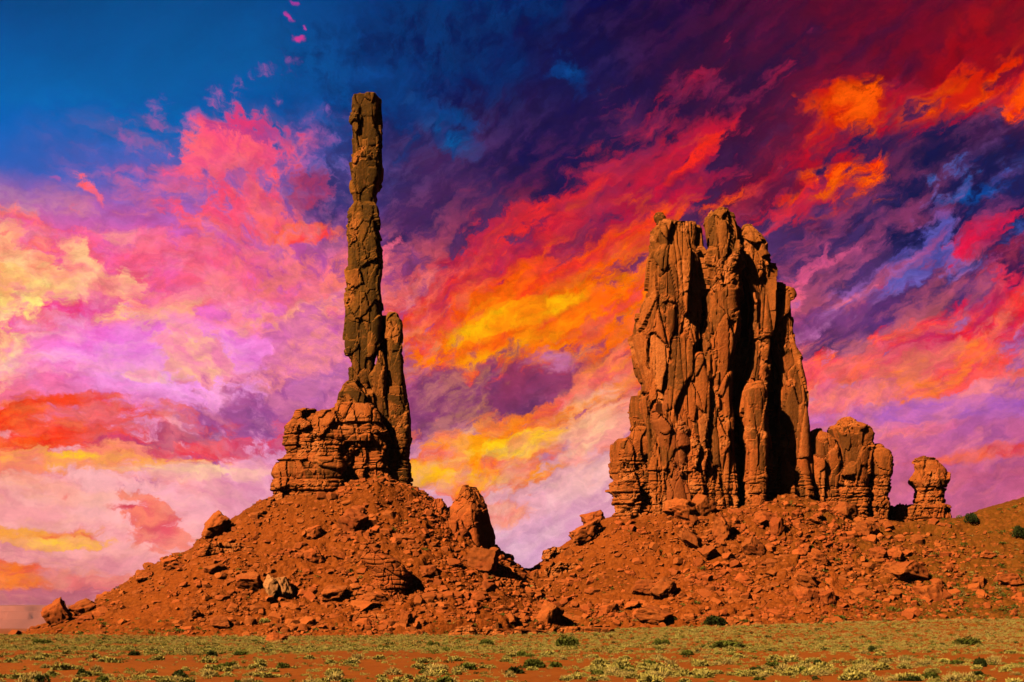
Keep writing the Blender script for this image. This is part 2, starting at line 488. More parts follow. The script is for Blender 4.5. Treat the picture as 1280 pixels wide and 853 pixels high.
def facets(P, size, amp, tilt, seed, warp=0.25, crack=0.0, cw=0.12, flat=False, ids=False):
    """broken rock face: every cell is a block pushed in or out with a tilted face, dark joints between"""
    size = np.array(size, float)
    Q = P / size
    if warp:
        Q = Q + warp * np.stack([vnoise(Q * 1.3 + 5.1, seed + 1), vnoise(Q * 1.3 + 9.7, seed + 2), vnoise(Q * 1.3 + 2.2, seed + 3)], 1)
    F1, F2, ID, D = worley(Q, seed, flat=flat)
    off = (cellrand(ID, 1) - 0.5) * 2 * amp
    g = np.stack([cellrand(ID, 2), cellrand(ID, 3), cellrand(ID, 4)], 1) * 2 - 1
    pl = (D * size * g).sum(1) * tilt
    out = off + pl
    if crack:
        out = out - crack * np.exp(-((F2 - F1) / cw) ** 2)
    return (out, cellrand(ID, 9)) if ids else out


def smooth(a, b, x):
    t = np.clip((x - a) / (b - a), 0, 1)
    return t * t * (3 - 2 * t)


# ------------------------------------------------------------------ mesh helpers
def fast_mesh(name, V, faces, mats, smooth_sh=True, attr=None):
    """V (n,3); faces (m,k) with k = 3 or 4"""
    me = bpy.data.meshes.new(name)
    V = np.asarray(V, np.float32)
    faces = np.asarray(faces, np.int32)
    m, k = faces.shape
    me.vertices.add(len(V))
    me.vertices.foreach_set('co', V.ravel())
    me.loops.add(m * k)
    me.loops.foreach_set('vertex_index', faces.ravel())
    me.polygons.add(m)
    me.polygons.foreach_set('loop_start', np.arange(0, m * k, k, dtype=np.int32))
    me.polygons.foreach_set('loop_total', np.full(m, k, np.int32))
    me.polygons.foreach_set('use_smooth', np.full(m, smooth_sh, bool))
    if attr is not None:
        at = me.attributes.new('tint', 'FLOAT', 'POINT')
        at.data.foreach_set('value', np.asarray(attr, np.float32))
    me.update(calc_edges=True)
    me.validate()
    for mt in (mats if isinstance(mats, (list, tuple)) else [mats]):
        me.materials.append(mt)
    return me


def link(name, me, parent=None, loc=(0, 0, 0)):
    o = bpy.data.objects.new(name, me)
    C.objects.link(o)
    o.location = loc
    if parent is not None:
        o.parent = parent
    return o


def tag(o, label=None, cat=None, group=None, kind=None):
    for k, v in (('label', label), ('category', cat), ('group', group), ('kind', kind)):
        if v:
            o[k] = v
    return o


def empty(name, loc, label, cat, group=None):
    o = bpy.data.objects.new(name, None)
    C.objects.link(o)
    o.location = loc
    return tag(o, label, cat, group)


def grid_faces(nr, nc, wrap=True):
    r = np.arange(nr - 1)[:, None]
    c = np.arange(nc if wrap else nc - 1)[None, :]
    c2 = (c + 1) % nc
    return np.stack([r * nc + c, r * nc + c2, (r + 1) * nc + c2, (r + 1) * nc + c], -1).reshape(-1, 4)


def px2x(px, d):
    return (px - 640) * d / F


def py2z(py, d):
    return CAMZ + (HOR - py) * d / F


# ------------------------------------------------------------------ materials
def rock_material(name, base, dark, pale, red, grain=1.0, varnish=1.0, upper=None, loose=False, uz=(70.0, 120.0), vt=(.22, .66)):
    """sandstone: beds, desert varnish and painted shade on steep walls, dust, fresh breaks and painted light on ledges"""
    m = bpy.data.materials.new(name)
    m.use_nodes = True
    n = N(m.node_tree)
    g = n.node('ShaderNodeNewGeometry')
    P = g.outputs['Position']
    nz = n.node('ShaderNodeSeparateXYZ')
    n.put(nz.inputs[0], g.outputs['Normal'])
    big = n.noise(P, 0.07, 5, 0.6)
    mid = n.noise(P, 0.45, 6, 0.62, 0.3)
    fine = n.noise(P, 2.6, 5, 0.65)
    beds = n.noise(n.mapping(P, scale=(0.03, 0.03, 0.9)), 1.0, 6, 0.6)
    streak = n.noise(n.mapping(P, scale=(0.9, 0.9, 0.045)), 1.0, 6, 0.6, 0.2)
    c = n.mix(n.ss(big, 0.38, 0.64), base, red)
    if upper is not None:                      # the higher beds are browner stone
        sp = n.node('ShaderNodeSeparateXYZ')
        n.put(sp.inputs[0], P)
        hz = n.math('ADD', sp.outputs[2], n.math('MULTIPLY_ADD', big, 60.0, -30.0))
        c = n.mix(n.math('MULTIPLY', n.ss(hz, uz[0], uz[1]), 0.85), c, upper)
    c = n.mix(n.math('MULTIPLY', n.ss(beds, 0.50, 0.66), 0.35), c, pale)
    at = n.node('ShaderNodeAttribute', attribute_name='tint')
    st = n.math('ADD', n.math('MULTIPLY', streak, 0.6), n.math('MULTIPLY', mid, 0.4))
    if loose:
        vm = n.ss(st, 0.42, 0.58)
    else:                                      # whole joint faces carry varnish, broken ones are fresh
        vm = n.ss(n.math('ADD', at.outputs['Fac'], n.math('MULTIPLY_ADD', st, 1.5, -0.75)), vt[0], vt[1])
        c = n.mix(n.ss(n.math('ADD', at.outputs['Fac'], n.math('MULTIPLY_ADD', mid, .8, -.4)), 0.30, 0.08), c, pale)
    vm = n.math('MULTIPLY', vm, n.ss(nz.outputs[2], 0.50, 0.18))  # steep faces darker, ledges lighter: varnish mixed with light put into the colour
    c = n.mix(n.math('MULTIPLY', vm, 0.85 * varnish), c, dark)
    c = n.mix(n.math('MULTIPLY', n.ss(mid, 0.56, 0.72), 0.55), c, pale)
    c = n.mix(n.math('MULTIPLY', n.ss(fine, 0.30, 0.75), 0.5), c, dark, 'MIX')
    oi = n.node('ShaderNodeObjectInfo')
    tn = n.math('ADD', at.outputs['Fac'], oi.outputs['Random'])
    tn = n.math('FRACT', n.math('MULTIPLY', tn, 1.7))
    c = n.vmath('SCALE', c, scale=n.ss(tn, 0, 1, .78, 1.2, 'LINEAR')) if loose else c
    bs = n.node('ShaderNodeBsdfPrincipled')
    n.put(bs.inputs['Base Color'], c)
    n.put(bs.inputs['Roughness'], 0.92)
    bs.inputs['Specular IOR Level'].default_value = 0.15
    rgh = n.noise(P, 1.7, 5, 0.62)
    sb = n.noise(n.mapping(P, scale=(0.9, 0.9, 0.12)), 1.0, 4, 0.6)
    h = n.math('ADD', n.math('MULTIPLY', rgh, 0.6), n.math('MULTIPLY', sb, 0.22))
    b = n.node('ShaderNodeBump')
    b.inputs['Strength'].default_value = 0.8
    b.inputs['Distance'].default_value = 0.55 * grain
    n.put(b.inputs['Height'], h)
    n.put(bs.inputs['Normal'], b.outputs[0])
    o = n.node('ShaderNodeOutputMaterial')
    n.put(o.inputs[0], bs.outputs[0])
    return m


def soil_material(name, a, b_, dark, pale, bump=0.6, scale=1.0, brown=None):
    m = bpy.data.materials.new(name)
    m.use_nodes = True
    n = N(m.node_tree)
    g = n.node('ShaderNodeNewGeometry')
    P = g.outputs['Position']
    big = n.noise(P, 0.035, 5, 0.6)
    mid = n.noise(P, 0.5 * scale, 6, 0.65, 0.2)
    fine = n.noise(P, 3.0 * scale, 4, 0.7)
    vo = n.node('ShaderNodeTexVoronoi', feature='F1')
    n.put(vo.inputs['Vector'], P)
    vo.inputs['Scale'].default_value = 0.9 * scale
    sv = n.node('ShaderNodeSeparateColor')
    n.put(sv.inputs[0], vo.outputs['Color'])
    c = n.mix(n.ss(big, 0.35, 0.65), a, b_)
    if brown is not None:                      # the colour turns browner towards the right
        sp = n.node('ShaderNodeSeparateXYZ')
        n.put(sp.inputs[0], P)
        c = n.mix(n.math('MULTIPLY', n.ss(n.math('ADD', sp.outputs[0], n.math('MULTIPLY_ADD', big, 120.0, -60.0)), 85.0, 150.0), .9), c, brown)
    c = n.mix(n.math('MULTIPLY', n.ss(mid, 0.50, 0.68), 0.6), c, dark)
    c = n.mix(n.math('MULTIPLY', n.ss(sv.outputs[0], 0.55, 1.0), 0.45), c, pale)
    c = n.mix(n.math('MULTIPLY', n.ss(fine, 0.48, 0.72), 0.5), c, dark)
    bs = n.node('ShaderNodeBsdfPrincipled')
    n.put(bs.inputs['Base Color'], c)
    n.put(bs.inputs['Roughness'], 0.95)
    bs.inputs['Specular IOR Level'].default_value = 0.1
    h = n.math('SUBTRACT', n.math('MULTIPLY', n.noise(P, 1.1 * scale, 6, 0.7), 1.2), n.math('MULTIPLY', vo.outputs['Distance'], 0.5))
    b = n.node('ShaderNodeBump')
    b.inputs['Strength'].default_value = 0.8
    b.inputs['Distance'].default_value = bump
    n.put(b.inputs['Height'], h)
    n.put(bs.inputs['Normal'], b.outputs[0])
    o = n.node('ShaderNodeOutputMaterial')
    n.put(o.inputs[0], bs.outputs[0])
    return m


def rgb(*c):
    return (c[0], c[1], c[2], 1.0)


M_SPIRE = rock_material('sandstone_varnished', rgb(.46, .125, .018), rgb(.085, .040, .005), rgb(.70, .200, .034), rgb(.52, .13, .020), varnish=1.0, upper=rgb(.34, .125, .014))
M_ROCK = rock_material('sandstone_red', rgb(.66, .155, .024), rgb(.125, .048, .007), rgb(.86, .235, .050), rgb(.72, .150, .026), varnish=.9, upper=rgb(.44, .135, .018), uz=(95.0, 165.0), vt=(.42, .82))
M_BOULDER = rock_material('sandstone_boulder', rgb(.62, .145, .024), rgb(.30, .074, .012), rgb(.76, .205, .044), rgb(.66, .125, .024), grain=.5, varnish=.4, loose=True)
M_FRESH = rock_material('sandstone_fresh', rgb(.52, .125, .024), rgb(.26, .068, .013), rgb(.66, .175, .042), rgb(.54, .110, .023), varnish=.35)
M_PALE = rock_material('sandstone_pale', rgb(.68, .22, .055), rgb(.42, .12, .025), rgb(.78, .32, .10), rgb(.64, .18, .04), grain=.6, varnish=.2)
M_TALUS = soil_material('talus_soil', rgb(.45, .092, .010), rgb(.32, .072, .007), rgb(.19, .042, .004), rgb(.58, .140, .022), bump=.6, brown=rgb(.24, .082, .007))
M_GROUND = soil_material('red_sand', rgb(.47, .118, .010), rgb(.40, .092, .007), rgb(.31, .070, .006), rgb(.54, .145, .016), bump=.12, scale=1.6)


# ------------------------------------------------------------------ the ground and the talus slopes
def ground_z(x, y):
    """the plain: flat sand, rising a little towards the right and the foot of the slopes"""
    g = 5.2 * smooth(-60, 170, x) * smooth(240, 440, y) + 1.0 * smooth(250, 430, y)
    g = g * (1 - smooth(700, 1600, y)) - 45 * smooth(445, 1000, y)
    P = np.stack([x / 38.0, y / 38.0, x * 0], 1)
    return g + 0.25 * fbm(P, 3, 5) * smooth(60, 140, y)


def seg_dist(x, y, x0, x1, yc):
    cx = np.clip(x, x0, x1)
    return np.hypot(x - cx, y - yc), x - cx, y - yc, cx


LR = np.array([[0, 49.0], [7, 45.5], [12.6, 42.5], [23, 36], [32, 29.8], [41, 24.6], [55, 16.5], [69, 9.5], [76, 6.2], [86, 1.2], [97, -2.5], [130, -12]])
LRr = np.array([[0, 52.5], [7, 48.4], [12.6, 44.2], [24, 34.4], [35, 26], [42, 21], [60, 11], [80, 3], [95, -3], [130, -14]])
RL = np.array([[0, 44.0], [5, 42], [15, 37.0], [21, 32.4], [29.5, 24.6], [45, 14], [65, 4], [82, -3], [130, -16]])
RT = np.array([[30, 44], [44, 45], [55, 46.5], [80, 46.5], [92, 50], [100, 51.5], [112, 48.5], [128, 43], [140, 41.0], [158, 42.0], [172, 46], [186, 51], [215, 58], [280, 64], [420, 66]])
FR = np.array([[0, 1], [8, .93], [20, .74], [36, .50], [52, .29], [68, .13], [82, .03], [96, -.06], [130, -.3]])


def slope_z(x, y, detail=True):
    # left cone
    r, dx, dy, cx = seg_dist(x, y, -83, -36, 503)
    zl, zr = np.interp(r, LR[:, 0], LR[:, 1]), np.interp(r, LRr[:, 0], LRr[:, 1])
    top = np.interp(cx, [-83, -60, -46, -36], [49, 51.5, 55.5, 52.5])
    zf = np.interp(np.maximum(r - 13, 0) * 1.14, FR[:, 0], FR[:, 1]) * top
    rr = np.maximum(r, 1e-3)
    sxx = dx / rr
    wl, wr = np.clip(-sxx, 0, 1) ** 1.5, np.clip(sxx, 0, 1) ** 1.5
    L = zl * wl + zr * wr + zf * (1 - wl - wr)
    # right cone with the hill that runs off to the right
    r, dx, dy, cx = seg_dist(x, y, 38, 420, 520)
    yb = np.interp(cx, [38, 130, 190, 420], [0, 0, 8, 40])
    r = np.hypot(dx, np.maximum(np.abs(dy) - 0, 0) + 0)
    top = np.interp(cx, RT[:, 0], RT[:, 1])
    zf = np.interp(np.maximum(r - 15, 0) * 1.12, FR[:, 0], FR[:, 1]) * top
    zf2 = np.interp(np.maximum(r - 6, 0) * 0.78, FR[:, 0], FR[:, 1]) * top
    k = smooth(140, 230, cx)
    zf = zf * (1 - k) + zf2 * k
    zl = np.interp(r, RL[:, 0], RL[:, 1])
    wl = np.clip(-dx / np.maximum(r, 1e-3), 0, 1) ** 1.5
    R = zl * wl + zf * (1 - wl)
    # smooth maximum
    d = np.clip(0.5 + 0.5 * (L - R) / 5.0, 0, 1)
    z = R * (1 - d) + L * d + 5.0 * d * (1 - d)
    P = np.stack([x, y, x * 0], 1)
    gul = fbm(P / 30.0, 3, 21)
    z = z + 1.5 * gul * smooth(-2, 12, z)
    # benches: a few resistant beds that stand out of the slope
    for (x0, x1, zb, hgt) in BENCH:
        mm = smooth(x0, x0 + 8, x) * (1 - smooth(x1 - 8, x1, x))
        zz = z - zb + 1.3 * vnoise(P / 9.0, 31)
        z = z + mm * hgt * (smooth(-0.4, 0.4, zz) - 1) * smooth(-7, -0.4, zz) * (y < 505)
    if detail:
        rough = rubble_w(x, y)
        z = z + facets(P + np.stack([x * 0, x * 0, z], 1), (5.5, 5.5, 5.5), .55, .20, 41, .35) * (0.25 + 1.0 * rough) * smooth(-1, 3, z)
        z = z + facets(P + np.stack([x * 0, x * 0, z], 1), (2.0, 2.0, 2.0), .28, .22, 43, .35) * (0.3 + 1.0 * rough) * smooth(-1, 2, z)
        z = z + 0.20 * fbm(P / 1.6, 3, 47)
    return z


BENCH = [(-150, -76, 32.5, 1.6), (-30, 62, 5.0, 2.4), (0, 62, 24.5, 1.4), (22, 60, 34.5, 1.2), (-128, -95, 13.0, .8), (130, 168, 39.5, 2.4)]


def blob(x, y, cx, cy, rx, ry):
    return np.exp(-(((x - cx) / rx) ** 2 + ((y - cy) / ry) ** 2))


def rubble_w(x, y):
    """where blocks have tumbled down from the towers"""
    a = blob(x, y, -38, 468, 34, 34) + .8 * blob(x, y, -48, 435, 40, 22) + .5 * blob(x, y, -10, 470, 28, 30)
    b = blob(x, y, 98, 470, 46, 34) + .9 * blob(x, y, 70, 480, 26, 24) + .5 * blob(x, y, 132, 462, 30, 24) + .5 * blob(x, y, 40, 440, 40, 20)
    return np.clip(a + b, 0.06, 1)


def build_ground():
    ys = np.concatenate([np.linspace(-60, 60, 14), np.linspace(64, 180, 90), np.linspace(181, 470, 150), np.geomspace(480, 30000, 44)])
    us = np.concatenate([np.linspace(-1, -.06, 30), np.linspace(-.058, .058, 170), np.linspace(.06, 1, 30)])
    X = us[None, :] * np.where(ys < 700, 4000, 4000 + (ys - 700) * 3)[:, None]
    Y = np.repeat(ys[:, None], len(us), 1)
    x, y = X.ravel(), Y.ravel()
    z = ground_z(x, y)
    return link('ground', fast_mesh('ground', np.stack([x, y, z], 1), grid_faces(len(ys), len(us), False), M_GROUND))


def build_slopes():
    ys = np.concatenate([np.arange(398, 508, .42), np.linspace(508, 640, 70)[1:]])
    xs = np.concatenate([np.linspace(-300, -186, 50), np.arange(-185.5, 195, .42), np.linspace(196, 420, 150)])
    X, Y = np.meshgrid(xs, ys)
    x, y = X.ravel(), Y.ravel()
    z = slope_z(x, y)
    return link('talus_slope', fast_mesh('talus_slope', np.stack([x, y, z], 1), grid_faces(len(ys), len(xs), False), M_TALUS))


tag(build_ground(), kind='structure')
tag(build_slopes(), kind='structure')


def surf_z(x, y):
    x, y = np.atleast_1d(np.asarray(x, float)), np.atleast_1d(np.asarray(y, float))
    return np.maximum(ground_z(x, y), slope_z(x, y, False))


def hit(px, py):
    """where the sight line read off the photograph meets the terrain"""
    ys = np.arange(95, 530, .25)
    x = px2x(px, ys)
    z = py2z(py, ys)
    s = surf_z(x, ys)
    k = np.nonzero(s >= z)[0]
    i = k[0] if len(k) else int(np.argmin(np.abs(z - s)))
    return x[i], ys[i], s[i]

# ------------------------------------------------------------------ rock columns
def column(name, mat, parent, Y, depth, secs, seed, n=3.4, res=.36, cap=1.6, big=1.0, mid=1.0, flute=0.0, bed=None,
           origin=(0, 0, 0), rot=0.0, lean=0.0, fine=1.0, bigsize=(7.5, 7.5, 15), sink=6.0, tall=2.6, brk=.12, mc=4.2):
    """one upright mass of rock; secs reads (picture row, left edge, right edge) down its silhouette"""
    S_ = sorted(secs, key=lambda s: -s[0])
    zt = np.array([py2z(s[0], Y) for s in S_])
    xl = np.array([px2x(s[1], Y) for s in S_])
    xr = np.array([px2x(s[2], Y) for s in S_])
    z0, z1 = zt[0] - sink, zt[-1]
    zs = np.arange(z0, z1, res)
    cx = np.interp(zs, zt, (xl + xr) / 2)
    hx = np.interp(zs, zt, (xr - xl) / 2)
    hm = hx.max()
    hy = depth * (0.55 + 0.45 * hx / hm)
    # plan: a rounded block with an irregular outline
    rg = np.random.default_rng(seed)
    t = np.linspace(0, 2 * np.pi, 4000, endpoint=False)
    ux = np.sign(np.cos(t)) * np.abs(np.cos(t)) ** (2 / n)
    uy = np.sign(np.sin(t)) * np.abs(np.sin(t)) ** (2 / n)
    mhx, mhy = hx.mean(), hy.mean()
    seg = np.hypot(np.diff(np.append(ux, ux[0])) * mhx, np.diff(np.append(uy, uy[0])) * mhy)
    wgt = np.where(uy < 0.35, 1.0, 0.35)
    cum = np.concatenate([[0], np.cumsum(seg * wgt)])
    nc = max(24, int(cum[-1] / res))
    tt = np.interp(np.linspace(0, cum[-1], nc, endpoint=False), cum, np.append(t, 2 * np.pi))
    ux = np.sign(np.cos(tt)) * np.abs(np.cos(tt)) ** (2 / n)
    uy = np.sign(np.sin(tt)) * np.abs(np.sin(tt)) ** (2 / n)
    nxx = np.sign(np.cos(tt)) * np.abs(np.cos(tt)) ** (2 - 2 / n) / mhx
    nyy = np.sign(np.sin(tt)) * np.abs(np.sin(tt)) ** (2 - 2 / n) / mhy
    ln = np.hypot(nxx, nyy) + 1e-9
    nxx, nyy = nxx / ln, nyy / ln
    # walls, then a rounded cap
    ncap = max(6, int(max(mhx, 1.5) / res))
    sc = np.concatenate([np.ones(len(zs)), np.cos(np.linspace(0, np.pi / 2, ncap + 1)[1:]) ** 0.8])
    zz = np.concatenate([zs, z1 + cap * np.sin(np.linspace(0, np.pi / 2, ncap + 1)[1:])])
    cxx = np.concatenate([cx, np.full(ncap, cx[-1])])
    hxx = np.concatenate([hx, np.full(ncap, hx[-1])])
    hyy = np.concatenate([hy, np.full(ncap, hy[-1])])
    X = cxx[:, None] + sc[:, None] * hxx[:, None] * ux[None]
    Yc = Y + lean * (zz - z0)
    Yy = Yc[:, None] + sc[:, None] * hyy[:, None] * uy[None]
    Z = np.repeat(zz[:, None], nc, 1)
    if rot:
        c_, s_ = math.cos(rot), math.sin(rot)
        dx, dy = X - cxx[:, None], Yy - Yc[:, None]
        X, Yy = cxx[:, None] + dx * c_ - dy * s_, Yc[:, None] + dx * s_ + dy * c_
        nxx, nyy = nxx * c_ - nyy * s_, nxx * s_ + nyy * c_
    P = np.stack([X.ravel(), Yy.ravel(), Z.ravel()], 1)
    up = np.repeat(np.sqrt(np.clip(1 - sc ** 2, 0, 1))[:, None], nc, 1).ravel()
    side = np.sqrt(1 - up ** 2)
    NR = np.stack([np.tile(nxx, len(zz)) * side, np.tile(nyy, len(zz)) * side, up], 1)
    so = seed * 13.7
    Q = P + so
    # the wall steps in and out in joint bounded slabs; only patches of it are broken up small
    k = min(1.0, mhx / 9.0) ** 0.7
    d, i1 = facets(Q, bigsize, 1.35 * big * k, .16 * big, seed, .12, .35 * big * k, .035, ids=True)
    d2, i2 = facets(Q, (mc, mc, 4.2 * tall), .55 * mid, .10 * mid, seed + 11, .12, .22 * mid, .035, ids=True)
    d = d + d2
    br = smooth(brk, brk + .3, fbm(Q / np.array([9.0, 9.0, 7.0]), 2, seed + 71))
    d3, i3 = facets(Q, (2.2, 2.2, 2.8), .36 * mid, .30 * mid, seed + 23, .2, .15, .06, ids=True)
    d = d + br * d3
    vern = .45 * i1 + .55 * i2 + br * (.9 * (i3 - .75)) + .06
    d = d + (.15 + .85 * br) * fine * facets(Q, (.95, .95, 1.1), .075 * mid, .25 * mid, seed + 29, .2)
    if flute:
        Fq = Q / np.array([4.6, 4.6, 80.0])
        Fq = Fq + .16 * np.stack([vnoise(Fq * 2, seed + 5), vnoise(Fq * 2, seed + 6), vnoise(Fq, seed + 7)], 1)
        F1, F2, ID, D = worley(Fq, seed + 31)
        d = d + flute * ((cellrand(ID, 5) - .5) * 2.6 + .3 - .9 * F1 ** 2 - 1.5 * np.exp(-((F2 - F1) / .05) ** 2))
    if bed:
        zb, amp = bed      # beds below this height
        wz = Z.ravel() + .5 * vnoise(P / 6.0, seed + 51)
        m = 1 - smooth(zb - 1.5, zb + 1.5, Z.ravel())
        for th, am, sdd in ((3.9, 1.0, 61), (1.3, .28, 62)):
            q = wz / th
            i = np.floor(q).astype(np.int64)
            f = q - i
            zo = np.zeros_like(i)
            gm = smooth(-.35, .45, fbm(P / np.array([5.0, 5.0, 2.0]), 2, seed + sdd))
            d = d + m * amp * am * ((rnd(i, zo, zo, sdd + seed) - .5) * 1.6 - 1.5 * gm * np.exp(-(np.minimum(f, 1 - f) * th / .20) ** 2))
        # upright joints cut the beds into blocks
        Jq = Q / np.array([5.5, 5.5, 5.0])
        F1, F2, ID, D = worley(Jq, seed + 81)
        d = d + m * amp * ((cellrand(ID, 6) - .5) * .9 - .8 * np.exp(-((F2 - F1) / .035) ** 2))
    d = d + .06 * fbm(P / 0.9, 3, seed + 41)
    d = d - .12 * big
    P = P + NR * d[:, None] - np.array(origin)
    V = np.concatenate([P, P[-nc:].mean(0, keepdims=True)])
    fc = grid_faces(len(zz), nc)
    top = len(V) - 1
    b0 = (len(zz) - 1) * nc
    j = np.arange(nc)
    tri = np.stack([b0 + j, b0 + (j + 1) % nc, np.full(nc, top), np.full(nc, top)], 1)
    me = fast_mesh(name, V, fc, mat, False, np.append(vern, vern[-nc:].mean()))
    # close the summit
    import bmesh
    bm = bmesh.new()
    bm.from_mesh(me)
    bm.verts.ensure_lookup_table()
    for a, b_, c_, _ in tri:
        f = bm.faces.new((bm.verts[a], bm.verts[b_], bm.verts[c_]))
        f.smooth = True
    bm.to_mesh(me)
    bm.free()
    return link(name, me, parent)


# --- the thin spire on the left
OL = (px2x(455, 502), 502, 48)
spire = empty('rock_spire', OL, 'very tall thin sandstone spire on a ledgy block above the left rubble cone', 'rock spire')
column('shaft', M_SPIRE, spire, 502, 5.2, [
    (123, 440.5, 474.5), (150, 440, 475.5), (170, 440.8, 476.5), (182, 441.3, 478), (202, 440.5, 479.3), (218, 439.5, 477.5), (237, 439, 473),
    (250, 441.5, 468.5), (255, 442.6, 466.5), (261, 437.8, 471), (275, 437, 471), (290, 436.5, 470.5), (300, 436, 474), (312, 436, 477.5), (328, 435.8, 477.5),
    (340, 434.5, 475.5), (353, 433.8, 474), (366, 433.4, 476), (378, 433.2, 477), (399, 433.2, 477.5), (415, 432.4, 477.5), (430, 431.8, 477),
    (442, 434, 473), (454, 437.5, 469), (472, 437.8, 466), (490, 437.5, 462), (520, 437, 461)], 3, n=4.2, cap=1.0, big=.55, mid=.9, brk=.22, tall=3.2, origin=OL, bigsize=(6, 6, 9))
column('back_slab', M_SPIRE, spire, 510, 4.5, [(398, 474, 486), (430, 473, 490), (620, 473, 496)], 6, n=3.4, cap=1.0, big=.4, mid=.5, origin=OL)
column('pillar', M_SPIRE, spire, 502.6, 5.5, [
    (398, 484, 499), (402, 483, 503), (408, 483, 504), (425, 483, 503.5), (440, 483, 502), (443, 484, 501), (450, 483, 504), (480, 481, 507), (503, 483, 510),
    (524, 484, 512.5), (550, 485, 512), (581, 486, 511.6), (612, 487, 514)], 5, n=4.2, cap=2.2, big=.45, mid=.55, bed=(py2z(555, 507), .5), origin=OL, bigsize=(8, 8, 16))
column('buttress', M_SPIRE, spire, 499.5, 4.2, [
    (446, 473, 481), (455, 470, 483), (472, 461, 483.5), (500, 466, 484), (520, 468, 484.5), (545, 472, 484.5), (600, 474, 484)], 7, n=3.2, cap=2.0, big=.4, mid=.5, origin=OL, sink=2)
column('shoulder', M_SPIRE, spire, 498.5, 7.5, [
    (487, 436, 459), (493, 431, 464), (505, 428, 467), (517, 425, 470), (528, 420, 478), (560, 420, 480)], 9, n=3, cap=1.2, big=.9, mid=1.1, origin=OL, sink=2)
column('step_ledge', M_ROCK, spire, 497.8, 8.0, [(508, 424, 468), (513, 414, 473), (519, 406, 478), (530, 404, 481), (546, 404, 483), (553, 406, 482)], 10, n=4, cap=1.0, big=.8, mid=.7,
    bed=(py2z(524, 499), .8), origin=OL, sink=.5)
column('ledge_block', M_ROCK, spire, 499, 10.5, [
    (521, 374, 423), (527, 370, 436), (535, 362, 440), (548, 359.5, 442), (560, 359.5, 440), (570, 360, 439), (577, 354, 438), (579.5, 356, 437)], 11, n=5, cap=1.0, big=.9, mid=.65,
    bed=(py2z(538, 499), .8), origin=OL, rot=-.10, sink=2)
column('base_tier', M_ROCK, spire, 497.5, 11.5, [
    (581, 350, 434), (588, 345, 437), (595, 343.5, 437), (601, 345, 437), (604, 347, 436), (612, 345.5, 435), (622, 346, 432)], 13, n=6, cap=.6, big=.8, mid=.5,
    bed=(py2z(599, 498), .75), origin=OL, rot=-.10, sink=5)
column('recessed_tier', M_ROCK, spire, 500, 8.6, [
    (526, 436, 474), (540, 432, 482), (560, 432, 486), (590, 430, 488), (612, 430, 490)], 15, n=4, cap=2.5, big=1.3, mid=1.1, bed=(py2z(545, 502), 1.1), origin=OL)
column('foot_ledge', M_ROCK, spire, 494.5, 3.0, [
    (588, 446, 476), (596, 444, 479), (612, 443, 481)], 17, n=3, cap=1.0, big=.9, mid=1.1, bed=(60, .6), origin=OL, sink=3)

# --- the broad tower of fins on the right
OR = (px2x(890, 515), 515, 45)
tower = empty('rock_tower', OR, 'broad sandstone tower of upright fins with black clefts between them', 'rock tower')
column('fin', M_ROCK, tower, 513, 12.0, [
    (282, 821, 846), (285, 818, 872), (289, 816.5, 874.5), (300, 816, 875), (314, 818.5, 874.5), (322, 815, 879), (333, 812.8, 881), (352, 812.3, 880), (375, 812, 878), (384, 807, 877.5), (392, 805, 877), (417, 801, 877),
    (425, 796, 877), (445, 796.5, 877), (460, 797.5, 877), (481, 802, 878), (495, 799, 878), (508, 796, 879), (527, 797, 880), (560, 800, 882), (600, 802, 884), (645, 804, 886)],
    21, n=4.0, cap=1.0, big=1.0, mid=1.0, flute=.32, bed=(py2z(590, 513), .6), origin=OR, tall=5.0, brk=.27, mc=5.2, bigsize=(8, 8, 26))
column('fin', M_ROCK, tower, 512, 9.5, [
    (267, 891, 909), (270, 887, 914), (277, 884, 918), (290, 884, 924), (312, 885, 925), (320, 881, 925), (340, 880, 924), (352, 880, 921.5), (385, 881, 919), (412, 881, 923), (440, 880, 918),
    (466, 879, 914), (500, 879, 914), (530, 880, 917), (564, 881, 919), (600, 882, 918), (646, 882, 918)],
    23, n=3.4, cap=1.0, big=1.0, mid=1.0, flute=.40, bed=(py2z(590, 512), .6), origin=OR, tall=5.0, brk=.27, mc=5.2, bigsize=(7, 7, 26))
column('fin', M_ROCK, tower, 507, 6.0, [
    (452, 866, 880), (470, 858, 884), (500, 856, 888), (560, 856, 890), (600, 858, 894), (645, 858, 900)], 25, n=3, cap=3.0, big=.8, mid=1.0, flute=.5, bed=(py2z(585, 507), .6), origin=OR, tall=5.0, brk=.27, mc=5.2)
column('fin', M_ROCK, tower, 508, 5.5, [
    (410, 880, 888), (425, 879, 893), (470, 880, 897), (520, 882, 899), (600, 886, 901), (640, 886, 902)], 26, n=3, cap=3.0, big=.7, mid=.9, flute=.4, bed=(py2z(590, 508), .6), origin=OR, tall=5.0, brk=.27, mc=5.2)
column('fin', M_ROCK, tower, 517, 11.0, [
    (288, 928, 937), (291, 925, 941), (298, 922, 947), (312, 922, 954), (322, 922, 953), (335, 924, 960), (343, 928, 964.5), (358, 934, 961), (385, 939, 962.5), (405, 938, 963), (440, 937, 961),
    (458, 935, 959), (478, 930, 956), (500, 927, 956), (525, 926, 956), (569, 932, 956), (600, 933, 955), (646, 934, 955)],
    27, n=3.6, cap=1.2, big=.9, mid=.9, flute=.3, bed=(py2z(585, 519), .7), origin=OR, tall=5.0, brk=.27, mc=5.2, bigsize=(8, 8, 28))
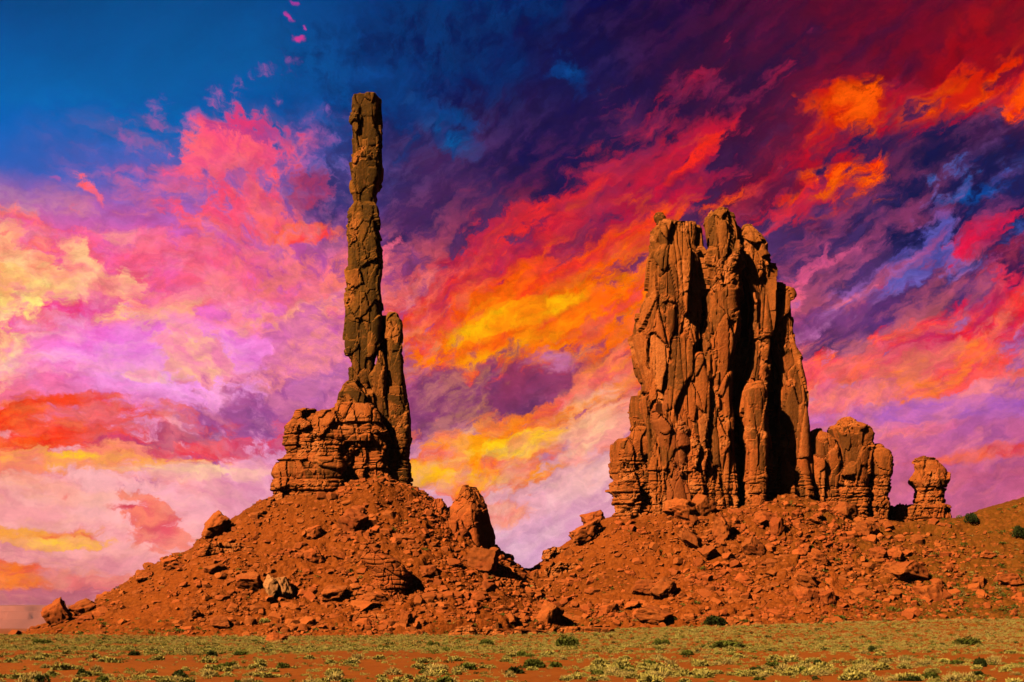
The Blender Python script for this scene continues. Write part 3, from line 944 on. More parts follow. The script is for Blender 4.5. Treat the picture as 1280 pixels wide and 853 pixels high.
column('fin', M_ROCK, tower, 518.5, 8.0, [
    (361, 967, 980), (365, 963, 987), (374, 962, 990), (400, 962, 989.5), (425, 962, 987), (440, 965, 991), (461, 970, 998), (479, 974, 1004), (502, 974.5, 1007), (525, 974, 1007), (545, 974, 1007), (600, 974, 1010), (640, 974, 1010)],
    29, n=4.2, cap=1.2, big=.8, mid=.8, bed=(py2z(600, 523), .6), origin=OR, tall=5.0, brk=.27, mc=5.2, bigsize=(9, 9, 26))
column('fin', M_ROCK, tower, 505, 5.5, [(482, 941, 953), (488, 932, 956), (500, 928, 956.5), (525, 927, 956.5), (560, 931, 957), (600, 933, 956), (646, 934, 956)], 28, n=3.6, cap=1.6, big=.5, mid=.6, bed=(py2z(592, 508), .6), origin=OR, tall=5.0, brk=.27, mc=5.2)  # added in front, set forward so its shadow covers the last fin's foot
column('core', M_ROCK, tower, 529, 7.0, [
    (345, 885, 930), (380, 870, 960), (460, 860, 965), (545, 860, 990), (640, 860, 1000)], 31, n=3, cap=3.0, big=.8, mid=.8, origin=OR, res=.7)
column('pedestal', M_ROCK, tower, 511, 9.5, [
    (541, 786, 812), (546, 781, 818), (554, 772, 822), (574, 768, 825), (597, 767.5, 826), (601, 770, 826), (607, 764, 828), (617, 763, 829), (623, 770, 829), (645, 772, 830)],
    33, n=3.6, cap=2.4, big=1.1, mid=1.0, bed=(py2z(572, 511), 1.0), origin=OR)
column('fallen_apron', M_FRESH, tower, 505.5, 6.5, [
    (496, 827, 836), (510, 819, 850), (530, 816, 858), (560, 822, 860), (600, 830, 858), (640, 826, 866)], 35, n=2.6, cap=3.0, big=1.1, mid=1.2, origin=OR)
column('cap_stone', M_ROCK, tower, 511, 1.9, [(268, 819.5, 828), (271, 817.5, 831), (275, 818.5, 832), (279, 821, 830)], 37, n=2.6, cap=.4, big=.2, mid=.4, origin=OR, sink=.6)
column('fin', M_ROCK, tower, 521, 6.5, [
    (590, 962, 980), (600, 957, 1000), (625, 957, 1012), (650, 957, 1020)], 39, n=3, cap=2.0, big=.8, mid=.9, bed=(60, .6), origin=OR, tall=5.0, brk=.27, mc=5.2)

# --- the lower outcrop beside it
OO = (px2x(1062, 520), 520, 45)
crop = empty('rock_outcrop', OO, 'low domed outcrop of three bedded blocks right of the broad tower', 'rock outcrop')
column('block', M_ROCK, crop, 521.5, 8.5, [
    (541, 1015, 1026), (545, 1013, 1036), (552, 1011, 1044), (570, 1011, 1047), (600, 1013, 1048), (640, 1018, 1050)], 41, n=4, cap=1.2, big=.8, mid=.7, bed=(py2z(606, 518), .8), origin=OO)
column('block', M_ROCK, crop, 520, 9.5, [
    (530, 1047, 1066), (533, 1040, 1076), (538, 1036, 1086), (546, 1038, 1089), (552, 1040, 1088), (562, 1042, 1085), (600, 1044, 1084), (650, 1044, 1084)], 43, n=3, cap=1.2, big=.9, mid=.8, bed=(py2z(604, 520), .9), origin=OO)
column('block', M_ROCK, crop, 518.5, 7.5, [
    (562, 1089, 1100), (565, 1086, 1106), (574, 1086, 1111.5), (591, 1086, 1112), (606, 1086, 1110), (622, 1087, 1109), (655, 1087, 1109)], 45, n=3.4, cap=1.4, big=.7, mid=.7, bed=(py2z(596, 518), .9), origin=OO)

# --- the balanced head further right
OH = (px2x(1162, 522), 522, 44)
hood = empty('balanced_rock', OH, 'small round-headed balanced rock on a thin layered neck at the right', 'balanced rock')
column('head', M_ROCK, hood, 522, 6.6, [
    (578, 1146, 1171), (582, 1144, 1178), (588, 1145, 1185), (594, 1141, 1188), (602, 1137.5, 1188.5), (607, 1139, 1185.5), (610.5, 1142, 1183)], 51, n=2.8, cap=.9, big=.6, mid=.8, origin=OH, sink=0)
column('neck', M_ROCK, hood, 522, 5.4, [
    (609, 1143, 1182), (620, 1143, 1182), (630, 1144, 1181), (634, 1144, 1181)], 53, n=3, cap=.3, big=.3, mid=.5, bed=(60, .9), origin=OH, sink=0)
column('base_ledge', M_ROCK, hood, 522, 6.5, [
    (632.5, 1136, 1184), (636, 1130, 1188), (648, 1130, 1189)], 55, n=3.5, cap=.4, big=.5, mid=.8, bed=(60, .9), origin=OH, sink=3)
column('side_ledge', M_ROCK, hood, 524, 4.0, [
    (635, 1110, 1134), (638, 1106, 1140), (650, 1106, 1140)], 57, n=4, cap=.5, big=.7, mid=.9, bed=(60, .7), origin=OH, sink=3)

# ------------------------------------------------------------------ fallen blocks
def ico(sub):
    import bmesh
    bm = bmesh.new()
    bmesh.ops.create_icosphere(bm, subdivisions=sub, radius=1.0)
    V = np.array([v.co[:] for v in bm.verts])
    Fc = np.array([[v.index for v in f.verts] for f in bm.faces])
    bm.free()
    return V, Fc


ICO = {k: ico(k) for k in (2, 4, 5)}


def block_verts(sub, seed, cuts=14, lo=.50, hi=.92, rough=.03, boxy=True):
    """an angular joint block: a ball cut by random planes, mostly in three joint directions"""
    rg = np.random.default_rng(seed)
    V = ICO[sub][0].copy() * 1.15
    pl = []
    if boxy:
        A = rg.normal(size=(3, 3))
        A, _ = np.linalg.qr(A * .35 + np.eye(3))
        for a in A:
            pl += [(a, rg.uniform(lo, hi)), (-a, rg.uniform(lo, hi))]
    for _ in range(cuts - len(pl)):
        a = rg.normal(size=3)
        pl.append((a / np.linalg.norm(a), rg.uniform(.62, .98)))
    for a, d in pl:
        q = V @ a - d
        V -= np.maximum(q, 0)[:, None] * a[None]
    if sub >= 4:
        nn = V / (np.linalg.norm(V, axis=1, keepdims=True) + 1e-9)
        e = facets(V + seed, (.5, .5, .4), .05, .22, seed, .15, .05, .05) + rough * fbm(V * 5 + seed, 4, seed)
        V = V + nn * e[:, None]
    return V


def rotz(V, a):
    c_, s_ = math.cos(a), math.sin(a)
    return V @ np.array([[c_, s_, 0], [-s_, c_, 0], [0, 0, 1]])


def roty(V, a):                                   # tips the right hand end down for positive a
    c_, s_ = math.cos(a), math.sin(a)
    return V @ np.array([[c_, 0, -s_], [0, 1, 0], [s_, 0, c_]])


def boulder_at(px, py, wpx, hpx, seed, label, mat=None, tilt=0.0, cuts=14, depth=.85, cat='boulder', sub=5, name='boulder', lo=.5):
    """a block whose foot stands on the terrain under the given reading, at its real size there"""
    x, y, z = hit(px, py)
    s = y / F * 1.2
    V = block_verts(sub, seed, cuts, lo)
    ext = V.max(0) - V.min(0)
    ctr = (V.max(0) + V.min(0)) / 2
    V = (V - ctr) / ext * np.array([wpx * s, max(wpx, hpx) * s * depth, hpx * s * 1.15])
    if tilt:
        V = roty(V, RAD(tilt))
    V[:, 2] += -V[:, 2].min() - hpx * s * .15
    y += wpx * s * .25
    o = link(name, fast_mesh(name, V, ICO[sub][1], mat or M_BOULDER), None, (x, y, float(surf_z(x, y)[0]) - wpx * s * .12))
    return tag(o, label, cat)


# the horn and the stacked boulder stand high enough to be built like the towers
def upright(name, Y, depth, secs, seed, label, cat, mat=None, **kw):
    o0 = (px2x(sum(s[1] + s[2] for s in secs) / 2 / len(secs), Y), Y, py2z(max(s[0] for s in secs), Y))
    o = column(name, mat or M_BOULDER, None, Y, depth, secs, seed, origin=o0, **kw)
    o.location = o0
    return tag(o, label, cat)


upright('horn_rock', 489, 6.2, [(609, 585.5, 589), (612, 583.5, 592), (618, 580, 596), (624, 576, 599), (632, 568, 604), (639, 557, 607), (648, 551, 609), (658, 552, 611), (672, 556, 613), (690, 558, 614)],
        71, 'tall horn shaped boulder leaning on the right shoulder of the left cone', 'boulder', n=7, cap=.3, big=.35, mid=.45, res=.3, sink=4, bigsize=(7, 7, 9), rot=-.62)
upright('boulder', 482, 3.6, [(655, 558, 574), (664, 553, 582), (676, 552, 584), (692, 556, 584)], 72, 'rounded block at the left foot of the horn shaped boulder', 'boulder', n=2.5, cap=1.2, big=.6, mid=.7, res=.3, sink=3)
upright('boulder', 486, 1.8, [(625, 542, 552), (630, 540, 557), (638, 541, 560)], 73, 'small dark knob on the skyline left of the horn shaped boulder', 'boulder', n=2.4, cap=.6, big=.3, mid=.6, res=.3, sink=3)
LEDGES = [
    (285, 690, [(681, 258, 304), (684, 252, 312), (690, 250, 318)], 81, 'thin dark bedded ledge just below the hollow perched boulder on the left cone'),
    (702, 692, [(684, 690, 716), (687, 682, 736), (694, 680, 742)], 82, 'thin dark bedded ledge below the large tilted slab on the right cone'),
    (722, 712, [(704, 690, 738), (708, 682, 752), (713, 680, 756)], 83, 'second faint ledge lower down the left end of the right cone'),
    (620, 794, [(786, 570, 660), (789, 560, 690), (795, 558, 692)], 84, 'long low undercut ledge at the foot of the left cone'),
    (728, 792, [(783, 694, 752), (786, 688, 764), (793, 686, 768)], 85, 'short notched ledge with dark gaps at the foot of the right cone'),
    (470, 775, [(768, 440, 480), (771, 436, 486), (776, 436, 488)], 86, 'broken ledge low in the middle of the left cone'),
]
for (px, py, secs, sd_, lab) in LEDGES:
    upright('rock_ledge', hit(px, py)[1] + 2.4, 2.6, secs, sd_, lab, 'rock ledge', mat=M_ROCK, n=6, cap=.25, big=.9, mid=.8, res=.28, sink=2.0, bed=(100, .55), bigsize=(5, 5, 9))
HX = hit(485, 752)
upright('boulder', HX[1] + 5, 5.5, [(692, 456, 478), (698, 452, 492), (706, 455, 503), (716, 466, 510), (728, 474, 513), (740, 478, 512), (752, 482, 510)], 74,
        'big bulging boulder split into stacked layers midway up the left cone', 'boulder', n=2.6, cap=1.6, big=.5, mid=.6, res=.25, sink=4, bed=(100, .55))
NAMED = [
    # px, py, w, h, seed, tilt, label
    (268, 674, 36, 26, 101, -28, 'lone hollow boulder perched on the left skyline of the left cone'),
    (211, 713, 20, 13, 102, -10, 'rounded boulder half sunk in the skyline below the hollow perched boulder'),
    (178, 727, 22, 11, 103, -22, 'thin dark slab sticking out of the lower left skyline'),
    (103, 768, 34, 17, 104, -14, 'long dark overhanging slab at the left toe of the left cone'),
    (68, 783, 26, 26, 105, -30, 'leaning pale brown block at the far left end of the slope'),
    (105, 778, 24, 9, 106, 4, 'flat bright slab lying under the dark overhanging slab'),
    (440, 670, 32, 24, 107, 8, 'hooded block with a deep shadow under its right side below the spire'),
    (338, 747, 18, 24, 108, 10, 'cracked pale tan block in the middle of the left cone'),
    (354, 747, 17, 22, 109, -16, 'broken companion leaning on the right of the cracked pale tan block'),
    (310, 741, 30, 22, 110, 6, 'broad red face of rock left of the cracked pale tan block'),
    (390, 706, 22, 15, 111, -6, 'squat square block left of the stacked layered boulder'),
    (415, 755, 34, 18, 112, -14, 'tilted slab below and left of the stacked layered boulder'),
    (470, 757, 28, 14, 113, 16, 'long low slab with a black undercut below the stacked layered boulder'),
    (507, 783, 14, 17, 114, 0, 'small dark round boulder alone near the foot of the left cone'),
    (604, 715, 34, 22, 115, 12, 'smooth rounded block just below the horn shaped boulder'),
    (535, 724, 20, 13, 116, 0, 'domed boulder with a shadow to its right of the layered boulder'),
    (240, 776, 16, 14, 117, -24, 'leaning split stone low on the left side of the left cone'),
    (345, 803, 24, 12, 118, 8, 'low boulder at the very foot of the left cone among the scrub'),
    (275, 786, 24, 15, 119, 8, 'low red boulder at the foot of the left cone'),
    (392, 676, 20, 14, 120, -26, 'bright tilted chip of rock under the ledgy block'),
    (668, 725, 10, 12, 121, 0, 'black edged stone in the notch between the two cones'),
    (688, 786, 26, 24, 122, 20, 'steep triangular slab at the left foot of the right cone'),
    (734, 680, 36, 17, 131, -30, 'large tilted slab jutting from the left skyline of the right cone'),
    (742, 656, 26, 16, 132, -12, 'pair of knobs above the large tilted skyline slab'),
    (856, 655, 44, 22, 133, 14, 'biggest smooth dome shaped boulder at the foot of the broad tower'),
    (833, 637, 34, 16, 134, 6, 'dark undercut boulder against the foot of the broad tower'),
    (880, 648, 28, 20, 135, 18, 'block wedged between the dome shaped boulder and the fins'),
    (903, 676, 22, 26, 136, -8, 'upright block with a black cleft beside it under the fins'),
    (866, 690, 32, 14, 137, 34, 'steep slab sliding downhill below the dome shaped boulder'),
    (888, 702, 26, 14, 138, 38, 'second steep slab just downhill of the sliding one'),
    (942, 700, 26, 22, 139, 22, 'wedge of rock alone in the middle of the right rubble'),
    (960, 664, 30, 18, 140, 28, 'tilted plate resting on the rubble ridge under the black clefts'),
    (972, 672, 16, 20, 141, 0, 'dark sided cube of rock beside the tilted plate'),
    (830, 750, 30, 24, 142, 4, 'tall rounded boulder with a black hollow low on the right cone'),
    (803, 747, 24, 18, 143, 0, 'square shouldered boulder left of the hollow one low on the right cone'),
    (818, 782, 42, 20, 144, 6, 'wide low boulder near the scrub at the foot of the right cone'),
    (762, 770, 22, 12, 145, -6, 'flat brown stone at the foot of the right cone'),
    (1138, 731, 46, 24, 146, 14, 'large plain slab facing the viewer on the right slope'),
    (1168, 751, 42, 22, 147, 18, 'lowest big slab on the right slope above the scrub'),
    (1122, 704, 20, 16, 148, 0, 'dark fronted cube above the large plain slab'),
    (1098, 700, 22, 12, 149, 10, 'bright ledge of rock left of the dark fronted cube'),
    (1085, 673, 26, 18, 150, 30, 'long slab tumbled below the domed outcrop'),
    (1060, 650, 26, 16, 151, 16, 'block lying at the left foot of the domed outcrop'),
    (1025, 707, 22, 15, 152, 20, 'overturned boulder with shade under it in the upper right rubble'),
    (1012, 738, 28, 14, 153, 24, 'long tilted slab in the lower right rubble'),
    (1010, 755, 26, 16, 154, 6, 'smooth faced block under the long tilted slab'),
    (1036, 757, 20, 18, 155, -4, 'stubby block right of the smooth faced block'),
    (1088, 733, 12, 11, 156, 0, 'small upright stone alone on the bare patch of the right slope'),
    (1226, 734, 16, 10, 157, 0, 'dark boulder far down the right hillside'),
    (1262, 733, 30, 12, 158, 4, 'bare bright slab on the far right hillside'),
    (1235, 699, 18, 7, 159, 0, 'thin flat stone high on the far right hillside'),
]
for (px, py, wd, ht, sd_, tl, lab) in NAMED:
    boulder_at(px, py, wd, ht, sd_, lab, tilt=tl, mat=M_PALE if lab.startswith('cracked pale') or lab.startswith('broken companion') else None, cuts=16 if wd > 26 else 13)

# loose blocks: each its own object, sharing a dozen shapes
RG = np.random.default_rng(11)
SHAPES = []
for k in range(12):
    V = block_verts(4, 300 + k, 15)
    V = V * np.array([1.0, RG.uniform(.7, 1), RG.uniform(.45, .85)])
    SHAPES.append(fast_mesh('fallen_block', V, ICO[4][1], M_BOULDER))
LOOSE = [
    ('angular fallen block in the rubble on the left cone', 'fallen blocks on the left cone', lambda x, y: (x < 8) * rubble_w(x, y), 95),
    ('angular fallen block in the rubble below the broad tower', 'fallen blocks below the broad tower', lambda x, y: (x > 12) * (x < 118) * rubble_w(x, y), 110),
    ('angular fallen block on the slope under the domed outcrop and the hillside', 'fallen blocks on the right hillside', lambda x, y: (x > 118) * (x < 190) * (.15 + rubble_w(x, y)), 26),
]
for lab, grp, wfun, cnt in LOOSE:
    n_ = 0
    while n_ < cnt:
        x, y = RG.uniform(-150, 190), RG.uniform(412, 500)
        zz = float(slope_z(np.array([x]), np.array([y]), False)[0])
        if zz < ground_z(np.array([x]), np.array([y]))[0] + .6 or RG.random() > wfun(x, y):
            continue
        sz = float(np.clip(RG.lognormal(.35, .55), .8, 4.6))
        o = link('fallen_block', SHAPES[int(RG.integers(12))], None, (x, y, zz - .02 * sz))
        o.scale = (sz * RG.uniform(.9, 1.35), sz, sz * RG.uniform(.7, 1.05))
        o.rotation_euler = (RG.uniform(.1, .7), RG.uniform(-.35, .35), RG.uniform(0, 6.28))
        tag(o, lab, 'fallen block', grp)
        n_ += 1


def rubble(count, seed):
    """the uncountable small stones"""
    rg = np.random.default_rng(seed)
    T = [block_verts(2, 500 + k, 10) for k in range(10)] 
    x = rg.uniform(-178, 230, count * 8)
    y = rg.uniform(402, 503, count * 8)
    z = slope_z(x, y, False)
    g = ground_z(x, y)
    w_ = .07 + .95 * rubble_w(x, y) + .14 * (fbm(np.stack([x / 12, y / 12, x * 0], 1), 2, 91) > .25)
    w_ = w_ * (1 - .7 * smooth(138, 172, x))
    w_ = w_ * (.35 + .9 * smooth(-.3, .4, fbm(np.stack([x / 7, y / 7, x * 0], 1), 2, 97)))
    z, spill = np.maximum(z, g), z
    ok = (spill > g - .9) & (rg.random(len(x)) < w_ * np.where(spill > g + .3, 1, .5))
    x, y, z = x[ok][:count], y[ok][:count], z[ok][:count]
    n_ = len(x)
    size = np.clip(rg.lognormal(-.98, .66, n_), .14, 2.3)
    ti = rg.integers(0, 10, n_)
    Vs = np.zeros((n_, 42, 3))
    for k in range(10):
        s_ = ti == k
        m_ = int(s_.sum())
        a = rg.uniform(0, 6.28, m_)
        b = rg.normal(0, .35, m_)
        t = T[k][None] * size[s_][:, None, None] * np.stack([rg.uniform(.9, 1.5, m_), rg.uniform(.7, 1.1, m_), rg.uniform(.45, .95, m_)], 1)[:, None]
        ca, sa = np.cos(a)[:, None], np.sin(a)[:, None]
        t = np.stack([t[..., 0] * ca - t[..., 1] * sa, t[..., 0] * sa + t[..., 1] * ca, t[..., 2]], -1)
        cb, sb = np.cos(b + .25)[:, None], np.sin(b + .25)[:, None]
        t = np.stack([t[..., 0], t[..., 1] * cb - t[..., 2] * sb, t[..., 1] * sb + t[..., 2] * cb], -1)
        Vs[s_] = t
    Vs[..., 0] += x[:, None]
    Vs[..., 1] += y[:, None]
    Vs[..., 2] += (z + .12 * size)[:, None]
    Fc = (ICO[2][1][None] + (np.arange(n_) * 42)[:, None, None]).reshape(-1, 3)
    me = fast_mesh('rubble', Vs.reshape(-1, 3), Fc, M_BOULDER, False, np.repeat(rg.random(n_), 42))
    return tag(link('rubble', me), 'loose red rubble strewn over the talus slopes', None, None, 'stuff')


rubble(19000, 5)

# ------------------------------------------------------------------ desert scrub
def leaf_material(name, a, b_, c_):
    m = bpy.data.materials.new(name)
    m.use_nodes = True
    n = N(m.node_tree)
    at = n.node('ShaderNodeAttribute', attribute_name='tint')
    oi = n.node('ShaderNodeObjectInfo')
    c = n.ramp(at.outputs['Fac'], [(0.0, a), (.55, b_), (1.0, c_)])
    hs = n.node('ShaderNodeHueSaturation')
    n.put(hs.inputs['Color'], c)
    n.put(hs.inputs['Value'], n.ss(oi.outputs['Random'], 0, 1, .8, 1.2, 'LINEAR'))
    bs = n.node('ShaderNodeBsdfPrincipled')
    n.put(bs.inputs['Base Color'], hs.outputs[0])
    n.put(bs.inputs['Roughness'], .8)
    bs.inputs['Specular IOR Level'].default_value = .15
    o = n.node('ShaderNodeOutputMaterial')
    n.put(o.inputs[0], bs.outputs[0])
    return m


M_SAGE = leaf_material('sage_leaf', rgb(.44, .33, .050), rgb(.64, .49, .090), rgb(.80, .63, .16))
M_GREEN = leaf_material('green_leaf', rgb(.08, .095, .010), rgb(.17, .19, .020), rgb(.30, .28, .045))
M_DARK = leaf_material('dark_leaf', rgb(.030, .040, .006), rgb(.055, .072, .010), rgb(.09, .10, .018))
M_STRAW = leaf_material('straw_blade', rgb(.46, .30, .06), rgb(.68, .46, .11), rgb(.80, .58, .18))


def tuft(count, seed, kind):
    """leaves filling an uneven dome of radius 1; returns triangles and a tint per leaf"""
    rg = np.random.default_rng(seed)
    lob = rg.uniform(-.55, .55, (5, 2))
    lr = rg.uniform(.35, .6, 5)
    k = rg.integers(0, 5, count)
    a = rg.uniform(0, 6.28, count)
    el_ = np.arccos(rg.uniform(0, 1, count))
    rr = rg.uniform(.45, 1, count) ** .5
    cx = lob[k, 0] + lr[k] * rr * np.sin(el_) * np.cos(a)
    cy = lob[k, 1] + lr[k] * rr * np.sin(el_) * np.sin(a)
    ht = {'sage': .85, 'green': .85, 'dark': 1.0, 'straw': .9}[kind]
    cz = (lr[k] * 1.5 * rr * np.cos(el_)) * ht
    out = np.stack([np.sin(el_) * np.cos(a), np.sin(el_) * np.sin(a), np.cos(el_) + .5], 1) + rg.normal(0, .45, (count, 3))
    out /= np.linalg.norm(out, axis=1, keepdims=True)
    sd2 = np.cross(out, rg.normal(size=(count, 3)))
    sd2 /= np.linalg.norm(sd2, axis=1, keepdims=True) + 1e-9
    L = rg.uniform(.16, .34, count)[:, None] * (1.5 if kind == 'straw' else 1.0)
    wd = L * {'sage': .34, 'green': .42, 'dark': .45, 'straw': .10}[kind]
    c0 = np.stack([cx, cy, np.maximum(cz, .02)], 1)
    V = np.stack([c0 - sd2 * wd, c0 + sd2 * wd, c0 + out * L], 1)
    return V, np.repeat(rg.random(count), 3).reshape(count, 3)


KINDS = [('sage', 'sage_bush', M_SAGE), ('green', 'green_bush', M_GREEN), ('dark', 'dark_shrub', M_DARK), ('straw', 'grass_clump', M_STRAW)]
FULL = {}
for kd, nm, mt in KINDS:
    FULL[kd] = []
    for j in range(4):
        V, T = tuft(520 if kd != 'straw' else 320, 900 + j + len(kd) * 17, kd)
        FULL[kd].append(fast_mesh(nm, V.reshape(-1, 3), np.arange(len(V) * 3).reshape(-1, 3), mt, False, T.ravel()))
LOW = {kd: [tuft(74 if kd != 'straw' else 46, 950 + j + len(kd) * 13, kd) for j in range(8)] for kd, _, _ in KINDS}


def big_bush(px, py, wpx, hpx, kind, nm, label, seed):
    x, y, z = hit(px, py)
    s = y / F
    mt = {k_[0]: k_[2] for k_ in KINDS}[kind]
    V, T = tuft(1500, seed, kind)
    P = V.reshape(-1, 3)
    P = P * np.array([wpx * s / 1.9, wpx * s / 2.2, hpx * s / 1.15])
    # smaller leaves on the large shrubs
    P = P.reshape(-1, 3, 3)
    m_ = P.mean(1, keepdims=True)
    P = (m_ + (P - m_) * .6).reshape(-1, 3)
    o = link(nm, fast_mesh(nm, P, np.arange(len(P)).reshape(-1, 3), mt, False, T.ravel()), None, (x, y, z - .05))
    tag(o, label, 'bush')
    t = bpy.data.objects.new('stem', STEM)
    C.objects.link(t)
    t.parent = o
    t.scale = (wpx * s * .12, wpx * s * .12, hpx * s * .6)


def stem_mesh():
    V, Fc = [], []
    rg = np.random.default_rng(3)
    for k in range(6):
        a = k * 1.05 + rg.uniform(-.3, .3)
        for h in (0, .5, 1):
            for j in range(5):
                b = j * 1.2566
                r = .14 * (1 - .7 * h)
                V.append((math.cos(a) * (.15 + 1.5 * h) + r * math.cos(b), math.sin(a) * (.15 + 1.5 * h) + r * math.sin(b), -.15 + h))
        b0 = k * 15
        for lv in (0, 1):
            for j in range(5):
                Fc.append((b0 + lv * 5 + j, b0 + lv * 5 + (j + 1) % 5, b0 + lv * 5 + 5 + (j + 1) % 5, b0 + lv * 5 + 5 + j))
    m = bpy.data.materials.new('bark')
    m.use_nodes = True
    bs = m.node_tree.nodes['Principled BSDF']
    nz = m.node_tree.nodes.new('ShaderNodeTexNoise')
    nz.inputs['Scale'].default_value = 8
    rp = m.node_tree.nodes.new('ShaderNodeValToRGB')
    rp.color_ramp.elements[0].color = (.06, .03, .012, 1)
    rp.color_ramp.elements[1].color = (.16, .09, .04, 1)
    m.node_tree.links.new(nz.outputs['Fac'], rp.inputs[0])
    m.node_tree.links.new(rp.outputs[0], bs.inputs['Base Color'])
    bs.inputs['Roughness'].default_value = .9
    return fast_mesh('stem', np.array(V), np.array(Fc), m, True)


STEM = stem_mesh()
BIG = [
    (1216, 654, 22, 15, 'dark', 'dark_shrub', 'round dark green shrub on the skyline right of the balanced rock'),
    (1278, 672, 22, 18, 'dark', 'dark_shrub', 'dark green shrub cut by the right edge on the upper hillside'),
    (895, 781, 30, 14, 'dark', 'green_bush', 'dark green bush at the foot of the right cone above the straw grass'),
    (708, 808, 32, 20, 'green', 'green_bush', 'tall dark green bush standing below the notch between the cones'),
    (918, 810, 54, 15, 'green', 'green_bush', 'widest low green bush in the straw grass right of centre'),
    (828, 806, 22, 11, 'green', 'green_bush', 'round green bush between the tall dark bush and the widest one'),
    (668, 835, 34, 17, 'green', 'green_bush', 'leafy green bush alone on the red sand near the bottom centre'),
    (610, 806, 20, 10, 'green', 'green_bush', 'bright green bush at the foot of the left cone near its right end'),
    (540, 808, 18, 10, 'green', 'green_bush', 'green bush in the scrub under the stacked layered boulder'),
    (480, 812, 16, 9, 'green', 'green_bush', 'small green bush in the scrub below the tilted slab'),
    (440, 829, 14, 8, 'dark', 'dark_shrub', 'small dark shrub on open red sand left of bottom centre'),
    (54, 805, 26, 10, 'green', 'green_bush', 'bright green bush at the left toe of the slope'),
    (50, 853, 20, 14, 'dark', 'dark_shrub', 'dark shrub at the bottom left edge of the picture'),
    (276, 838, 30, 13, 'green', 'green_bush', 'ragged grey green bush on the red sand at lower left'),
    (1224, 834, 22, 16, 'dark', 'green_bush', 'darkest round bush at lower right'),
    (1092, 815, 14, 10, 'dark', 'dark_shrub', 'small dark shrub in the straw grass at right'),
    (972, 838, 14, 11, 'dark', 'dark_shrub', 'small dark shrub on the red sand right of the widest bush'),
    (1208, 806, 34, 12, 'green', 'green_bush', 'long green bush in the straw grass at far right'),
    (1165, 842, 26, 12, 'sage', 'sage_bush', 'pale sage bush nearest the bottom right corner'),
    (745, 840, 28, 15, 'sage', 'sage_bush', 'pale sage bush right of the leafy green bush'),
    (420, 845, 26, 15, 'sage', 'sage_bush', 'pale tall sage bush near the bottom left of centre'),
]
for i, b in enumerate(BIG):
    big_bush(*b, 1000 + i)

# the field of scrub
RV = np.random.default_rng(21)


def scatter(n_, ylo, yhi):
    """points with even density on the picture's depth so that near and far both fill"""
    u = RV.random(n_)
    y = np.exp(np.log(ylo) + u * (np.log(yhi) - np.log(ylo)))
    x = RV.uniform(-.40, .40, n_) * y
    return x, y


X_, Y_ = scatter(60000, 96, 450)
xs_, ys_ = RV.uniform(-150, 200, 9000), RV.uniform(405, 505, 9000)
X_, Y_ = np.concatenate([X_, xs_]), np.concatenate([Y_, ys_])
onhill = np.arange(len(X_)) >= len(X_) - 9000
Zg, Zs = ground_z(X_, Y_), slope_z(X_, Y_, False)
pat = fbm(np.stack([X_ / 22, Y_ / 30, X_ * 0], 1), 3, 141)
pat2 = fbm(np.stack([X_ / 6, Y_ / 9, X_ * 0], 1), 2, 151)
dens = .05 + .85 * smooth(190, 285, Y_ + 34 * pat) + .12 * smooth(.1, .6, pat + .5 * pat2)
dens = dens * np.where(Y_ < 230, .55 + .3 * smooth(-.2, .4, pat2), .55 + .45 * smooth(-.35, .35, pat2))
dens = np.where(Zs > Zg + .4, .40 * smooth(6, .4, Zs - Zg) + .45 * smooth(95, 150, X_) * smooth(16, 6, Zs - Zg) + .10 * (X_ > 150), dens)
hill = .035 + .55 * smooth(80, 140, X_) * smooth(28, 10, Zs - Zg) + .22 * smooth(135, 170, X_) + .55 * smooth(7, .5, Zs - Zg) * smooth(-.2, .3, fbm(np.stack([X_ / 9, Y_ / 9, X_ * 0], 1), 2, 161))
dens = np.where(onhill, np.where(Zs > Zg + .4, hill, 0), dens)
keep = RV.random(len(X_)) < dens
X_, Y_, Zt, pat, pat2 = X_[keep], Y_[keep], np.maximum(Zg, Zs)[keep], pat[keep], pat2[keep]
onsl = (Zs > Zg + .4)[keep]
n_ = len(X_)
onhill = onhill[keep]
R_ = np.clip(RV.lognormal(-.88, .40, n_), .18, .95) * (1 + .25 * smooth(200, 420, Y_))
pk = RV.random(n_)
kind_ = np.where(pk < .60, 0, np.where(pk < .74, 1, np.where(pk < .78, 2, 3)))
strawz = np.maximum(smooth(20, 110, X_), .45) * smooth(210, 300, Y_)
kind_ = np.where((RV.random(n_) < .55 * strawz), 3, kind_)
kind_ = np.where(onsl & (RV.random(n_) < .7), 1, kind_)
R_ = R_ * np.where(onhill, 1.7, 1.0)
inview = (np.abs(X_) < .362 * Y_) & (py2z(857, Y_) < Zt + R_)
rank = np.argsort(-(R_ / Y_) * inview)
single = np.zeros(n_, bool)
single[rank[:278]] = True
AREA = [('on the red sand at lower left', -9e9, -.12), ('on the red sand at bottom centre', -.12, .12), ('on the red sand at lower right', .12, 9e9)]
DESC = {'sage': 'pale grey green sage tuft', 'green': 'green desert bush', 'dark': 'dark desert shrub', 'straw': 'straw coloured grass clump'}
for i in np.nonzero(single)[0]:
    kd, nm, mt = KINDS[kind_[i]]
    o = link(nm, FULL[kd][int(RV.integers(4))], None, (X_[i], Y_[i], Zt[i] - .04))
    r = R_[i]
    o.scale = (r * RV.uniform(.9, 1.25), r, r * RV.uniform(.7, 1.0))
    o.rotation_euler = (0, 0, RV.uniform(0, 6.28))
    q = X_[i] / Y_[i]
    pl = [a for a in AREA if a[1] <= q < a[2]][0][0]
    tag(o, DESC[kd] + ' ' + pl, 'grass' if kd == 'straw' else 'bush', DESC[kd] + 's ' + pl)
VS, TS, MI = [], [], []
